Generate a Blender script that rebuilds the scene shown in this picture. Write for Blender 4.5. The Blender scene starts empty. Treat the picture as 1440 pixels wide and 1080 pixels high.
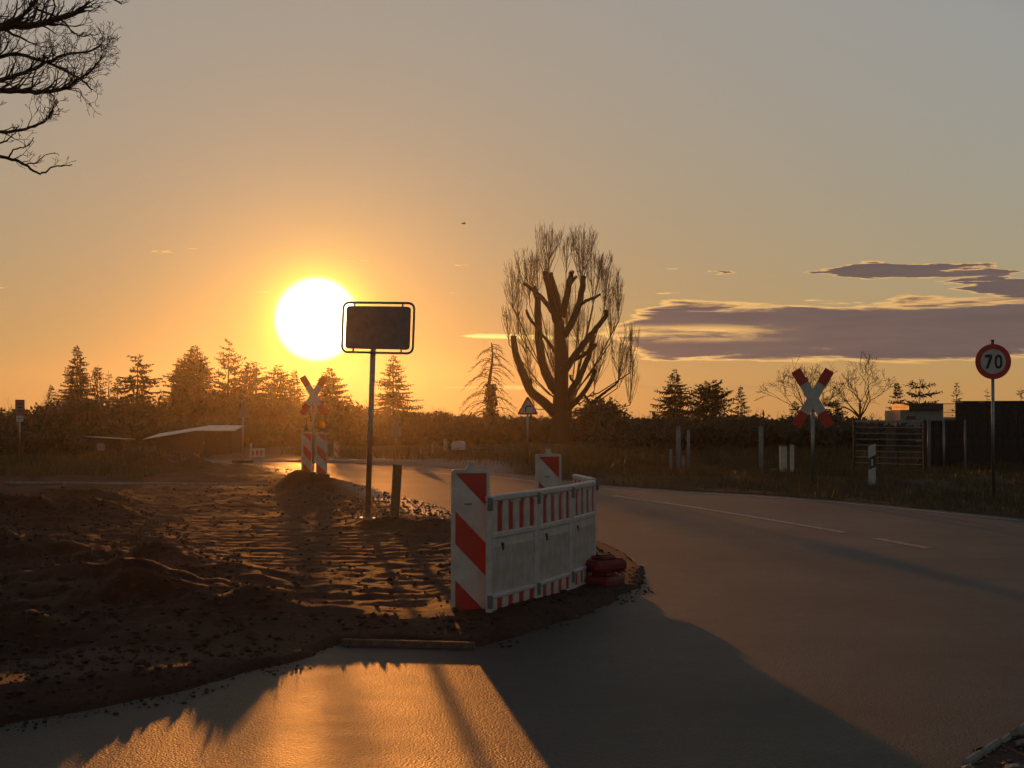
import bpy, math, random
import numpy as np
from mathutils import Vector, Matrix, noise

sc = bpy.context.scene
COL = sc.collection
R = math.radians

# ------------------------------------------------------------------ camera
F = 2160.0            # focal length in photograph pixels (1440 wide)
EYE = 1.5
HOR = 585.0
cd = bpy.data.cameras.new('camera')
cam = bpy.data.objects.new('camera', cd)
COL.objects.link(cam)
sc.camera = cam
cd.sensor_width = 36.0
cd.lens = 36.0 * F / 1440.0
cd.clip_start = 0.05
cd.clip_end = 9000
cam.location = (0, 0, EYE)
cam.rotation_euler = (R(90) + math.atan((HOR - 540.0) / F), 0, 0)

# ------------------------------------------------------------------ sky
SUN_AZ = math.atan((445.0 - 720.0) / F)          # left of the view axis
SUN_EL = math.atan((HOR - 450.0) / F)
SUN_DIR = Vector((math.sin(SUN_AZ) * math.cos(SUN_EL), math.cos(SUN_AZ) * math.cos(SUN_EL), math.sin(SUN_EL)))

w = bpy.data.worlds.new('World')
sc.world = w
w.use_nodes = True
nt = w.node_tree


class NG:
    """small helper for node maths"""
    def __init__(s, nt): s.nt = nt
    def n(s, t, **k):
        o = s.nt.nodes.new(t)
        for a, b in k.items(): setattr(o, a, b)
        return o
    def put(s, sock, v):
        if isinstance(v, bpy.types.NodeSocket): s.nt.links.new(v, sock)
        elif v is not None: sock.default_value = v
    def m(s, op, a, b=None, c=None, clamp=False):
        o = s.n('ShaderNodeMath', operation=op); o.use_clamp = clamp
        s.put(o.inputs[0], a); s.put(o.inputs[1], b); s.put(o.inputs[2], c)
        return o.outputs[0]
    def v(s, op, a, b=None, scale=None):
        o = s.n('ShaderNodeVectorMath', operation=op)
        s.put(o.inputs[0], a); s.put(o.inputs[1], b)
        if scale is not None: s.put(o.inputs['Scale'], scale)
        return o.outputs['Value'] if op in ('DOT_PRODUCT', 'LENGTH') else o.outputs[0]
    def mix(s, f, a, b, blend='MIX'):
        o = s.n('ShaderNodeMix', data_type='RGBA', blend_type=blend)
        s.put(o.inputs[0], f); s.put(o.inputs[6], a); s.put(o.inputs[7], b)
        return o.outputs[2]
    def step(s, x, lo, hi, olo=0.0, ohi=1.0):
        o = s.n('ShaderNodeMapRange', interpolation_type='SMOOTHSTEP')
        s.put(o.inputs[0], x); s.put(o.inputs[1], lo); s.put(o.inputs[2], hi)
        s.put(o.inputs[3], olo); s.put(o.inputs[4], ohi)
        return o.outputs[0]
    def noise(s, vec, scale, detail=4, rough=0.55, dist=0.0):
        o = s.n('ShaderNodeTexNoise')
        s.put(o.inputs['Vector'], vec); s.put(o.inputs['Scale'], scale); o.inputs['Detail'].default_value = detail
        o.inputs['Roughness'].default_value = rough; o.inputs['Distortion'].default_value = dist
        return o.outputs[0]


def build_world():
    g = NG(nt)
    bg = nt.nodes['Background']
    sky = g.n('ShaderNodeTexSky', sky_type='NISHITA')
    sky.sun_disc = False
    sky.sun_elevation = SUN_EL
    sky.sun_rotation = SUN_AZ
    sky.air_density = 1.0
    sky.dust_density = 1.0
    sky.ozone_density = 1.0
    # phone-like tone response: bright sky compressed by its own luminance
    lum = g.v('DOT_PRODUCT', sky.outputs[0], (0.25, 0.65, 0.10))
    lum = g.m('MAXIMUM', g.m('MULTIPLY', lum, 0.1), 0.34)
    k = g.m('MULTIPLY', g.m('POWER', lum, -0.95), SKY_K)
    base = g.v('SCALE', sky.outputs[0], scale=k)
    base = g.v('MULTIPLY', base, SKY_TINT)
    d = g.n('ShaderNodeNewGeometry').outputs['Incoming']
    d = g.v('NORMALIZE', g.v('SCALE', d, scale=-1.0))
    sep = g.n('ShaderNodeSeparateXYZ'); g.put(sep.inputs[0], d)
    x, y, z = sep.outputs
    az = g.m('ARCTAN2', x, y)
    el = g.m('ARCSINE', z)
    # high thin veil cloud greys the upper sky
    gl = g.v('DOT_PRODUCT', base, (0.25, 0.65, 0.10))
    grey = g.n('ShaderNodeCombineXYZ')
    for i_, f_ in enumerate((1.0, 0.985, 0.96)): g.put(grey.inputs[i_], g.m('MULTIPLY', gl, f_))
    base = g.mix(g.step(el, 0.03, 0.27, 0.22, 0.56), base, grey.outputs[0])
    # clouds : long low bank to the right of the sun and a few wisps
    cv = g.n('ShaderNodeCombineXYZ')
    g.put(cv.inputs[0], g.m('MULTIPLY', az, 7.0)); g.put(cv.inputs[1], g.m('MULTIPLY', el, 75.0)); cv.inputs[2].default_value = 3.7
    n1 = g.noise(cv.outputs[0], 1.5, 6, 0.6, 0.6)
    n2 = g.noise(cv.outputs[0], 5.0, 5, 0.6, 0.3)
    nn = g.m('ADD', g.m('MULTIPLY', n1, 0.7), g.m('MULTIPLY', n2, 0.3))
    nn = g.m('SUBTRACT', nn, 0.5)

    def bank(az0, az1, az2, az3, ec, eh, warp, slope=0.0):
        """soft band between azimuths, centred on elevation ec, half height eh"""
        a = g.m('MULTIPLY', g.step(az, az0, az1), g.step(az, az2, az3, 1.0, 0.0))
        c = g.m('ADD', ec, g.m('MULTIPLY', az, slope))
        off = g.m('DIVIDE', g.m('ABSOLUTE', g.m('SUBTRACT', el, c)), eh)
        q = g.m('SUBTRACT', 1.0, off)
        q = g.m('ADD', q, g.m('MULTIPLY', nn, warp))
        q = g.m('SUBTRACT', q, g.m('MULTIPLY', g.m('SUBTRACT', 1.0, a), 1.3))
        return q
    q1 = bank(0.035, 0.105, 0.95, 1.25, 0.0528, 0.0190, 1.7, 0.006)      # main bank
    q2 = bank(0.19, 0.235, 0.30, 0.335, 0.0975, 0.0050, 6.0, -0.030)     # wisp above it
    q3 = bank(0.265, 0.32, 0.75, 0.95, 0.0795, 0.0060, 3.2, 0.0)        # shoulder of the bank
    q4 = bank(-0.045, -0.02, 0.03, 0.09, 0.0515, 0.0022, 2.2, -0.02)   # bright streak by the pollard
    q5 = bank(-0.10, 0.0, 0.18, 0.28, 0.0185, 0.0028, 3.0, 0.0)        # thin low streaks
    q = g.m('MAXIMUM', g.m('MAXIMUM', q1, q2), q3)
    dens = g.step(q, 0.02, 0.26)
    cover = g.step(q, -0.05, 0.08)
    hole = g.m('MULTIPLY', g.step(g.m('ABSOLUTE', g.m('SUBTRACT', el, 0.0535)), 0.0015, 0.0075, 1.0, 0.0),
               g.m('MULTIPLY', g.step(az, 0.0, 0.06), g.step(az, 0.12, 0.20, 1.0, 0.0)))
    dens = g.m('MULTIPLY', dens, g.m('SUBTRACT', 1.0, g.m('MULTIPLY', hole, g.step(nn, -0.10, 0.06))))
    lit = g.mix(g.step(az, 0.02, 0.5), (9.8, 5.6, 1.75, 1), (7.0, 4.0, 1.6, 1))
    dark = g.mix(g.step(nn, -0.2, 0.25), (1.65, 1.15, 1.02, 1), (1.25, 0.93, 0.88, 1))
    cc = g.mix(dens, lit, dark)
    base = g.mix(cover, base, cc)
    thin = g.m('MAXIMUM', g.step(q4, 0.0, 0.6), g.m('MULTIPLY', g.step(q5, 0.2, 1.1), 0.45))
    base = g.mix(thin, base, g.mix(g.step(az, 0.0, 0.08), (11.0, 8.2, 2.6, 1), (4.2, 2.6, 1.25, 1)))
    # the low sun: disc swollen by bloom, and its glow, put into the sky colour
    dot = g.v('DOT_PRODUCT', d, tuple(SUN_DIR))
    th = g.m('MULTIPLY', g.m('ARCCOSINE', g.m('MINIMUM', dot, 0.9999999)), 180.0 / math.pi)
    core = g.step(th, 0.95, 1.68, 1.0, 0.0)
    ring = g.m('EXPONENT', g.m('MULTIPLY', g.m('POWER', g.m('DIVIDE', th, 1.75), 2.6), -1.0))
    wide = g.m('EXPONENT', g.m('DIVIDE', th, -1.9))
    add = g.v('SCALE', (60.0, 52.0, 34.0), scale=core)
    add = g.v('ADD', add, g.v('SCALE', (9.0, 7.6, 0.2), scale=ring))
    add = g.v('ADD', add, g.v('SCALE', (4.0, 3.1, 0.1), scale=wide))
    tot = g.v('ADD', base, add)
    g.put(bg.inputs[0], tot)
    bg.inputs[1].default_value = 0.1


SKY_K = 0.355
SKY_TINT = (0.90, 0.95, 1.06)
build_world()

# ------------------------------------------------------------------ sun
sl = bpy.data.lights.new('sun', 'SUN')
so = bpy.data.objects.new('sun', sl)
COL.objects.link(so)
sl.energy = 2.0
sl.angle = R(0.53)
sl.color = (1.0, 0.33, 0.055)
so.rotation_euler = (-SUN_DIR).to_track_quat('-Z', 'Y').to_euler()
so.location = (-40, 300, 60)

# ------------------------------------------------------------------ exposure
vs = sc.view_settings
vs.view_transform = 'Standard'
vs.look = 'None'
vs.exposure = 0.0
vs.gamma = 1.0
vs.use_curve_mapping = False
sc.cycles.use_denoising = True
sc.cycles.max_bounces = 8
sc.cycles.volume_bounces = 0
sc.cycles.transparent_max_bounces = 12
sc.cycles.sample_clamp_indirect = 6.0

# ================================================================== helpers
def gp(px, py):
    """pixel on flat ground -> (x, depth)"""
    d = F * EYE / (py - HOR)
    return ((px - 720.0) * d / F, d)

def wp(px, py, d):
    """pixel at a known depth -> world point"""
    return Vector(((px - 720.0) * d / F, d, EYE - (py - HOR) * d / F))


MATS = {}
def mat(name, col=(0.5, 0.5, 0.5), rough=0.7, metal=0.0, var=0.25, scale=8.0, bump=0.0, bscale=60.0, spec=0.5, col2=None, trans=0.0, coat=0.0):
    """principled material with noise-driven colour wear and fine relief"""
    m = bpy.data.materials.new(name); m.use_nodes = True
    t = m.node_tree; g = NG(t); b = t.nodes['Principled BSDF']
    co = g.n('ShaderNodeTexCoord').outputs['Object']
    n = g.noise(co, scale, 5, 0.6)
    c2 = col2 if col2 else tuple(c * (1 - var) for c in col)
    c = g.mix(g.step(n, 0.3, 0.7), (*col, 1), (*c2, 1))
    g.put(b.inputs['Base Color'], c)
    g.put(b.inputs['Roughness'], g.m('ADD', rough - 0.06, g.m('MULTIPLY', n, 0.12)))
    b.inputs['Metallic'].default_value = metal
    b.inputs['Specular IOR Level'].default_value = spec
    b.inputs['Coat Weight'].default_value = coat
    if trans:
        tr = g.n('ShaderNodeBsdfTranslucent'); g.put(tr.inputs[0], c)
        mx = g.n('ShaderNodeMixShader'); mx.inputs[0].default_value = trans
        t.links.new(b.outputs[0], mx.inputs[1]); t.links.new(tr.outputs[0], mx.inputs[2])
        t.links.new(mx.outputs[0], t.nodes['Material Output'].inputs[0])
    if bump:
        bp = g.n('ShaderNodeBump'); bp.inputs['Strength'].default_value = bump; bp.inputs['Distance'].default_value = 0.02
        g.put(bp.inputs['Height'], g.noise(co, bscale, 4, 0.6)); t.links.new(bp.outputs[0], b.inputs['Normal'])
    MATS[name] = m
    return m


def tag(o, label=None, cat=None, group=None, kind=None):
    if label: o['label'] = label
    if cat: o['category'] = cat
    if group: o['group'] = group
    if kind: o['kind'] = kind
    return o


def thing(name, label, cat, loc=(0, 0, 0), rz=0.0, group=None):
    o = bpy.data.objects.new(name, None)
    COL.objects.link(o); o.location = loc; o.rotation_euler = (0, 0, rz)
    o.empty_display_size = 0.2
    return tag(o, label, cat, group)


class MB:
    """collects shapes, builds ONE mesh object"""
    def __init__(s): s.v = []; s.f = []; s.mi = []; s.cur = 0
    def add(s, vs, fs):
        b = len(s.v); s.v.extend(vs)
        for f in fs: s.f.append(tuple(b + i for i in f)); s.mi.append(s.cur)
        return s
    def box(s, c, size, rot=None, bev=0.0):
        x, y, z = (q / 2 for q in size)
        c = Vector(c)
        if bev <= 0:
            vs = [Vector((i * x, j * y, k * z)) for k in (-1, 1) for j in (-1, 1) for i in (-1, 1)]
            fs = [(0, 2, 3, 1), (4, 5, 7, 6), (0, 1, 5, 4), (2, 6, 7, 3), (0, 4, 6, 2), (1, 3, 7, 5)]
        else:
            b = min(bev, x * .9, y * .9, z * .9)
            vs = []; 
            for k in (-1, 1):
                for j in (-1, 1):
                    for i in (-1, 1):
                        vs += [Vector((i * x, j * (y - b), k * (z - b))), Vector((i * (x - b), j * y, k * (z - b))), Vector((i * (x - b), j * (y - b), k * z))]
            def q(i, j, k, a): return ((k > 0) * 4 + (j > 0) * 2 + (i > 0)) * 3 + a
            fs = []
            for i in (-1, 1): fs.append([q(i, -1, -1, 0), q(i, 1, -1, 0), q(i, 1, 1, 0), q(i, -1, 1, 0)][::i])
            for j in (-1, 1): fs.append([q(-1, j, -1, 1), q(1, j, -1, 1), q(1, j, 1, 1), q(-1, j, 1, 1)][::-j])
            for k in (-1, 1): fs.append([q(-1, -1, k, 2), q(1, -1, k, 2), q(1, 1, k, 2), q(-1, 1, k, 2)][::k])
            for j in (-1, 1):
                for k in (-1, 1): fs.append([q(-1, j, k, 1), q(1, j, k, 1), q(1, j, k, 2), q(-1, j, k, 2)][::-j * k])
            for i in (-1, 1):
                for k in (-1, 1): fs.append([q(i, -1, k, 0), q(i, 1, k, 0), q(i, 1, k, 2), q(i, -1, k, 2)][::i * k])
            for i in (-1, 1):
                for j in (-1, 1): fs.append([q(i, j, -1, 0), q(i, j, 1, 0), q(i, j, 1, 1), q(i, j, -1, 1)][::-i * j])
            for i in (-1, 1):
                for j in (-1, 1):
                    for k in (-1, 1): fs.append([q(i, j, k, 0), q(i, j, k, 1), q(i, j, k, 2)][::i * j * k])
        if rot is not None: vs = [rot @ p for p in vs]
        return s.add([tuple(p + c) for p in vs], fs)
    def tube(s, pts, rad, n=6, cap=True):
        pts = [Vector(p) for p in pts]
        if not hasattr(rad, '__len__'): rad = [rad] * len(pts)
        vs = []; fs = []
        prev = None
        for i, p in enumerate(pts):
            t = (pts[min(i + 1, len(pts) - 1)] - pts[max(i - 1, 0)])
            if t.length < 1e-9: t = Vector((0, 0, 1))
            t.normalize()
            if prev is None:
                a = t.orthogonal().normalized()
            else:
                a = prev - t * prev.dot(t)
                a = a.normalized() if a.length > 1e-6 else t.orthogonal().normalized()
            prev = a
            b = t.cross(a)
            for k in range(n):
                an = 2 * math.pi * k / n
                vs.append(tuple(p + (a * math.cos(an) + b * math.sin(an)) * rad[i]))
        for i in range(len(pts) - 1):
            for k in range(n):
                k2 = (k + 1) % n
                fs.append((i * n + k, i * n + k2, (i + 1) * n + k2, (i + 1) * n + k))
        if cap:
            fs.append(tuple(range(n - 1, -1, -1)))
            fs.append(tuple((len(pts) - 1) * n + k for k in range(n)))
        return s.add(vs, fs)
    def prism(s, poly, y0, y1):
        """outline in (x, z) given counter-clockwise seen from -y, extruded from y0 (front) to y1"""
        n = len(poly)
        vs = [(p[0], y0, p[1]) for p in poly] + [(p[0], y1, p[1]) for p in poly]
        fs = [tuple(range(n)), tuple(range(2 * n - 1, n - 1, -1))]
        for i in range(n):
            j = (i + 1) % n
            fs.append((i, i + n, j + n, j))
        return s.add(vs, fs)
    def build(s, name, m, parent=None, smooth=False, loc=None):
        me = bpy.data.meshes.new(name)
        me.from_pydata([tuple(v) for v in s.v], [], s.f)
        ms = m if isinstance(m, (list, tuple)) else [m]
        for q in ms: me.materials.append(q)
        if len(ms) > 1: me.polygons.foreach_set('material_index', s.mi)
        if smooth: me.polygons.foreach_set('use_smooth', [True] * len(me.polygons))
        me.update()
        o = bpy.data.objects.new(name, me); COL.objects.link(o)
        if parent: o.parent = parent
        if loc: o.location = loc
        return o


def rrect(w_, h_, r, n=5, cx=0.0, cz=0.0):
    out = []
    for (sx, sz, a0) in ((1, -1, -90), (1, 1, 0), (-1, 1, 90), (-1, -1, 180)):
        for k in range(n + 1):
            a = R(a0 + 90.0 * k / n)
            out.append((cx + sx * (w_ / 2 - r) + r * math.cos(a), cz + sz * (h_ / 2 - r) + r * math.sin(a)))
    return out


def clip_half(poly, a, b, c):
    """keep the side a*x + b*z + c >= 0"""
    out = []
    for i in range(len(poly)):
        p, q = poly[i], poly[(i + 1) % len(poly)]
        dp, dq = a * p[0] + b * p[1] + c, a * q[0] + b * q[1] + c
        if dp >= 0: out.append(p)
        if dp * dq < 0:
            t = dp / (dp - dq); out.append((p[0] + (q[0] - p[0]) * t, p[1] + (q[1] - p[1]) * t))
    return out

# ================================================================== materials
def ground_material():
    m = bpy.data.materials.new('soil_and_turf'); m.use_nodes = True
    t = m.node_tree; g = NG(t); b = t.nodes['Principled BSDF']
    co = g.n('ShaderNodeTexCoord').outputs['Object']
    at = g.n('ShaderNodeAttribute', attribute_name='turf').outputs['Fac']
    gr = g.n('ShaderNodeAttribute', attribute_name='gravel').outputs['Fac']
    n1 = g.noise(co, 0.9, 6, 0.65); n2 = g.noise(co, 14.0, 5, 0.7); n3 = g.noise(co, 90.0, 3, 0.6)
    soil = g.mix(g.step(n1, 0.35, 0.65), (0.080, 0.035, 0.019, 1), (0.048, 0.021, 0.013, 1))
    soil = g.mix(g.step(n2, 0.5, 0.75), soil, (0.100, 0.052, 0.031, 1))
    turf = g.mix(g.step(n2, 0.35, 0.65), (0.055, 0.050, 0.018, 1), (0.105, 0.082, 0.032, 1))
    grav = g.mix(g.step(n3, 0.35, 0.65), (0.20, 0.15, 0.11, 1), (0.10, 0.075, 0.055, 1))
    c = g.mix(at, soil, turf); c = g.mix(gr, c, grav)
    g.put(b.inputs['Base Color'], c)
    g.put(b.inputs['Roughness'], g.m('SUBTRACT', 0.80, g.m('MULTIPLY', gr, 0.32)))
    g.put(b.inputs['Specular IOR Level'], g.m('ADD', 0.20, g.m('MULTIPLY', gr, 0.25)))
    bp = g.n('ShaderNodeBump'); bp.inputs['Strength'].default_value = 0.8; bp.inputs['Distance'].default_value = 0.035
    h = g.m('ADD', g.m('MULTIPLY', n2, 0.8), g.m('MULTIPLY', n3, 0.35))
    g.put(bp.inputs['Height'], h); t.links.new(bp.outputs[0], b.inputs['Normal'])
    return m


def asphalt_material():
    m = bpy.data.materials.new('asphalt'); m.use_nodes = True
    t = m.node_tree; g = NG(t); b = t.nodes['Principled BSDF']
    co = g.n('ShaderNodeTexCoord').outputs['Object']
    big = g.noise(co, 0.35, 5, 0.6, 0.4); mid = g.noise(co, 3.5, 5, 0.65)
    vo = g.n('ShaderNodeTexVoronoi', feature='F1'); g.put(vo.inputs['Vector'], co); vo.inputs['Scale'].default_value = 88.0
    vc = g.n('ShaderNodeSeparateColor'); g.put(vc.inputs[0], vo.outputs['Color'])
    c = g.mix(vc.outputs[0], (0.026, 0.024, 0.025, 1), (0.062, 0.055, 0.053, 1))
    c = g.mix(g.step(mid, 0.42, 0.68), c, (0.045, 0.039, 0.036, 1))
    c = g.mix(g.step(big, 0.35, 0.65, 0.0, 0.5), c, (0.032, 0.029, 0.029, 1))
    g.put(b.inputs['Base Color'], c)
    r = g.m('ADD', 0.40, g.m('MULTIPLY', big, 0.22)); r = g.m('ADD', r, g.m('MULTIPLY', mid, 0.10))
    g.put(b.inputs['Roughness'], r)
    b.inputs['Specular IOR Level'].default_value = 0.28
    bp = g.n('ShaderNodeBump'); bp.inputs['Strength'].default_value = 0.9; bp.inputs['Distance'].default_value = 0.005
    h = g.m('ADD', g.m('MULTIPLY', vo.outputs['Distance'], -1.0), g.m('MULTIPLY', vc.outputs[1], 0.7))
    g.put(bp.inputs['Height'], h)
    bp2 = g.n('ShaderNodeBump'); bp2.inputs['Strength'].default_value = 0.12; bp2.inputs['Distance'].default_value = 0.02
    g.put(bp2.inputs['Height'], mid); t.links.new(bp.outputs[0], bp2.inputs['Normal'])
    t.links.new(bp2.outputs[0], b.inputs['Normal'])
    return m


M_SOIL = ground_material()
M_ASPH = asphalt_material()
M_LINE = mat('worn_road_paint', (0.55, 0.53, 0.50), 0.7, col2=(0.12, 0.11, 0.11), scale=18)
M_WHITE = mat('white_plastic', (0.70, 0.65, 0.62), 0.42, col2=(0.54, 0.47, 0.43), scale=7, bump=0.08, bscale=40)
M_FILMW = mat('white_reflective_film', (0.60, 0.57, 0.55), 0.35, col2=(0.47, 0.43, 0.40), scale=9)
M_FILMR = mat('red_reflective_film', (0.62, 0.022, 0.020), 0.38, col2=(0.48, 0.018, 0.016), scale=9)
M_REDP = mat('red_recycled_plastic', (0.27, 0.024, 0.018), 0.6, col2=(0.17, 0.018, 0.015), scale=14, bump=0.3, bscale=50)
M_RUB = mat('black_rubber', (0.030, 0.027, 0.025), 0.75, col2=(0.055, 0.045, 0.038), scale=16, bump=0.3)
M_GALV = mat('galvanised_steel', (0.36, 0.36, 0.37), 0.42, 0.9, col2=(0.24, 0.24, 0.25), scale=24)
M_GREYM = mat('grey_painted_metal', (0.20, 0.20, 0.20), 0.5, 0.0, scale=12)
M_DARKM = mat('dark_metal', (0.035, 0.034, 0.034), 0.5, 0.3, scale=12)
M_BLACK = mat('black_print', (0.012, 0.012, 0.012), 0.5, scale=20)
M_WOOD = mat('weathered_timber', (0.16, 0.115, 0.075), 0.8, col2=(0.09, 0.065, 0.045), scale=20, bump=0.4, bscale=40)
M_DWOOD = mat('dark_stained_timber', (0.050, 0.034, 0.024), 0.75, col2=(0.026, 0.019, 0.015), scale=9, bump=0.4, bscale=30)
M_CONC = mat('pale_concrete', (0.33, 0.32, 0.30), 0.85, col2=(0.22, 0.21, 0.195), scale=14, bump=0.3)
M_WALLG = mat('grey_render', (0.26, 0.25, 0.24), 0.85, col2=(0.20, 0.19, 0.18), scale=3)
M_ROOFP = mat('pale_sheet_roof', (0.42, 0.43, 0.45), 0.38, 0.2, col2=(0.30, 0.30, 0.31), scale=4)
M_BARK = mat('dark_bark', (0.042, 0.031, 0.024), 0.9, col2=(0.024, 0.018, 0.015), scale=12, bump=0.5, bscale=22)
M_TWIG = mat('twig_bark', (0.085, 0.060, 0.038), 0.8, col2=(0.05, 0.036, 0.026), scale=10)
M_PTWIG = mat('pale_twig_bark', (0.16, 0.115, 0.065), 0.75, col2=(0.10, 0.07, 0.04), scale=10)
M_CUT = mat('sawn_wood', (0.30, 0.20, 0.11), 0.85, col2=(0.19, 0.12, 0.07), scale=30)
M_NEED = mat('conifer_needles', (0.034, 0.046, 0.022), 0.65, col2=(0.020, 0.030, 0.016), scale=2.5, trans=0.12)
M_LEAF = mat('evergreen_leaves', (0.045, 0.050, 0.022), 0.55, col2=(0.028, 0.032, 0.016), scale=1.5, trans=0.22)
M_DRYL = mat('russet_thicket_leaves', (0.095, 0.060, 0.026), 0.65, col2=(0.055, 0.038, 0.020), scale=1.2, trans=0.30)
M_GRASS = mat('dry_grass', (0.110, 0.088, 0.034), 0.6, col2=(0.060, 0.058, 0.022), scale=1.8, trans=0.30)
M_YEL = mat('lamp_body_plastic', (0.13, 0.11, 0.08), 0.5, scale=20)


def amber_material():
    m = bpy.data.materials.new('amber_lens'); m.use_nodes = True
    t = m.node_tree; g = NG(t); b = t.nodes['Principled BSDF']
    co = g.n('ShaderNodeTexCoord').outputs['Object']
    n = g.noise(co, 60, 3)
    c = g.mix(n, (0.95, 0.42, 0.02, 1), (0.80, 0.30, 0.01, 1))
    g.put(b.inputs['Base Color'], c); b.inputs['Roughness'].default_value = 0.25
    tr = g.n('ShaderNodeBsdfTranslucent'); g.put(tr.inputs[0], c)
    mx = g.n('ShaderNodeMixShader'); mx.inputs[0].default_value = 0.8
    t.links.new(b.outputs[0], mx.inputs[1]); t.links.new(tr.outputs[0], mx.inputs[2])
    t.links.new(mx.outputs[0], t.nodes['Material Output'].inputs[0])
    return m
M_AMBER = amber_material()


def glass_material():
    m = bpy.data.materials.new('thin_window_glass'); m.use_nodes = True
    t = m.node_tree; g = NG(t)
    tr = g.n('ShaderNodeBsdfTransparent'); tr.inputs[0].default_value = (0.92, 0.90, 0.88, 1)
    gl = g.n('ShaderNodeBsdfGlossy'); gl.inputs['Roughness'].default_value = 0.05
    mx = g.n('ShaderNodeMixShader'); fr = g.n('ShaderNodeFresnel'); fr.inputs[0].default_value = 1.45
    t.links.new(fr.outputs[0], mx.inputs[0]); t.links.new(tr.outputs[0], mx.inputs[1]); t.links.new(gl.outputs[0], mx.inputs[2])
    t.links.new(mx.outputs[0], t.nodes['Material Output'].inputs[0])
    return m
M_GLASS = glass_material()

# ================================================================== road and ground
road_px_far = [(1440, 729), (1180, 704), (1060, 695), (960, 690), (840, 681), (760, 670), (680, 661), (600, 655.5), (520, 652), (440, 650), (360, 648.8)]
road_px_near = [(356, 654.5), (400, 661), (445, 670), (500, 683), (560, 697), (610, 711), (660, 729), (720, 741), (790, 752), (850, 764), (893, 786), (906, 806),
                (896, 826), (866, 843), (830, 860), (780, 878), (730, 893), (680, 908), (630, 905), (560, 902), (478, 905), (420, 926), (330, 952), (200, 984), (60, 1008), (-60, 1026)]
ROAD = [(30.0, 12.5), (16.0, 17.2)]
ROAD += [gp(*p) for p in road_px_far]
ROAD += [(-13.5, 57.0), (-22.0, 66.0), (-26.0, 62.0), (-15.5, 52.5), (-10.5, 49.0)]
ROAD += [gp(*p) for p in road_px_near]
ROAD += [(-4.0, 6.0), (-7.0, 3.5), (-12.0, 1.5), (-12.0, -12.0), (9.0, -12.0), (4.0, -2.0), (1.2, 5.0), gp(1340, 1078), gp(1385, 1052), gp(1440, 1015), (3.6, 8.6), (8.0, 9.2), (30.0, 4.0)]


def refine(poly, step, jit, rnd):
    out = []
    for i in range(len(poly)):
        p, q = Vector(poly[i]), Vector(poly[(i + 1) % len(poly)])
        L = (q - p).length; n = max(1, int(L / step))
        nrm = Vector((-(q - p).y, (q - p).x)).normalized() if L > 0 else Vector((0, 0))
        for k in range(n):
            t = k / n; pt = p.lerp(q, t)
            amp = jit * min(1.0, 14.0 / max(pt.length, 4.0)) * 0.9
            out.append(tuple(pt + nrm * amp * (noise.noise((pt.x * 1.7, pt.y * 1.7, 3.1)) + 0.6 * noise.noise((pt.x * 6, pt.y * 6, 1.1)))))
    return out
RND = random.Random(7)
ROADF = refine(ROAD, 0.16, 0.11, RND)


def inside_and_dist(X, Y, poly):
    P = np.array(poly); Q = np.roll(P, -1, axis=0)
    ins = np.zeros(X.shape, bool); dist = np.full(X.shape, 1e9)
    for (x1, y1), (x2, y2) in zip(P, Q):
        c = ((y1 > Y) != (y2 > Y))
        if y2 != y1:
            xi = x1 + (Y - y1) * (x2 - x1) / (y2 - y1)
            ins ^= c & (X < xi)
        dx, dy = x2 - x1, y2 - y1
        t = np.clip(((X - x1) * dx + (Y - y1) * dy) / (dx * dx + dy * dy + 1e-12), 0, 1)
        dist = np.minimum(dist, np.hypot(X - x1 - t * dx, Y - y1 - t * dy))
    return ins, dist


def vnoise(X, Y, s, seed):
    """smooth value noise on a grid (numpy)"""
    x = X * s + seed * 17.31; y = Y * s + seed * 9.77
    xi = np.floor(x).astype(np.int64); yi = np.floor(y).astype(np.int64); fx = x - xi; fy = y - yi
    fx = fx * fx * (3 - 2 * fx); fy = fy * fy * (3 - 2 * fy)
    def h(a, b):
        v = np.sin(a * 127.1 + b * 311.7 + seed * 74.7) * 43758.5453
        return v - np.floor(v)
    return (h(xi, yi) * (1 - fx) + h(xi + 1, yi) * fx) * (1 - fy) + (h(xi, yi + 1) * (1 - fx) + h(xi + 1, yi + 1) * fx) * fy - 0.5


def sstep(x, a, b):
    t = np.clip((x - a) / (b - a), 0, 1); return t * t * (3 - 2 * t)

# heaps of spoil, partly made up for their shade : (pixel x, pixel y of the foot, height, half width x, half width y)
HEAPS = [(432, 692, 0.34, 0.95, 0.9), (395, 700, 0.20, 0.7, 0.7), (570, 752, 0.17, 0.55, 0.8), (500, 742, 0.10, 0.5, 0.7), (640, 775, 0.12, 0.5, 0.5),
         (330, 815, 0.20, 0.75, 0.55), (430, 830, 0.17, 0.6, 0.5), (240, 800, 0.20, 0.7, 0.6), (120, 840, 0.22, 0.8, 0.6), (20, 790, 0.18, 0.9, 0.8), (180, 880, 0.10, 0.9, 0.5), (90, 866, 0.13, 1.1, 0.4), (300, 862, 0.10, 1.1, 0.4), (420, 872, 0.05, 0.7, 0.35),  # last low heaps here added, and others raised, to throw shade forward
         (60, 905, 0.12, 0.8, 0.4), (230, 664, 0.42, 1.6, 1.2), (160, 661, 0.25, 1.6, 1.2), (60, 730, 0.22, 1.6, 1.0), (120, 712, 0.16, 1.2, 0.8)]


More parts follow.
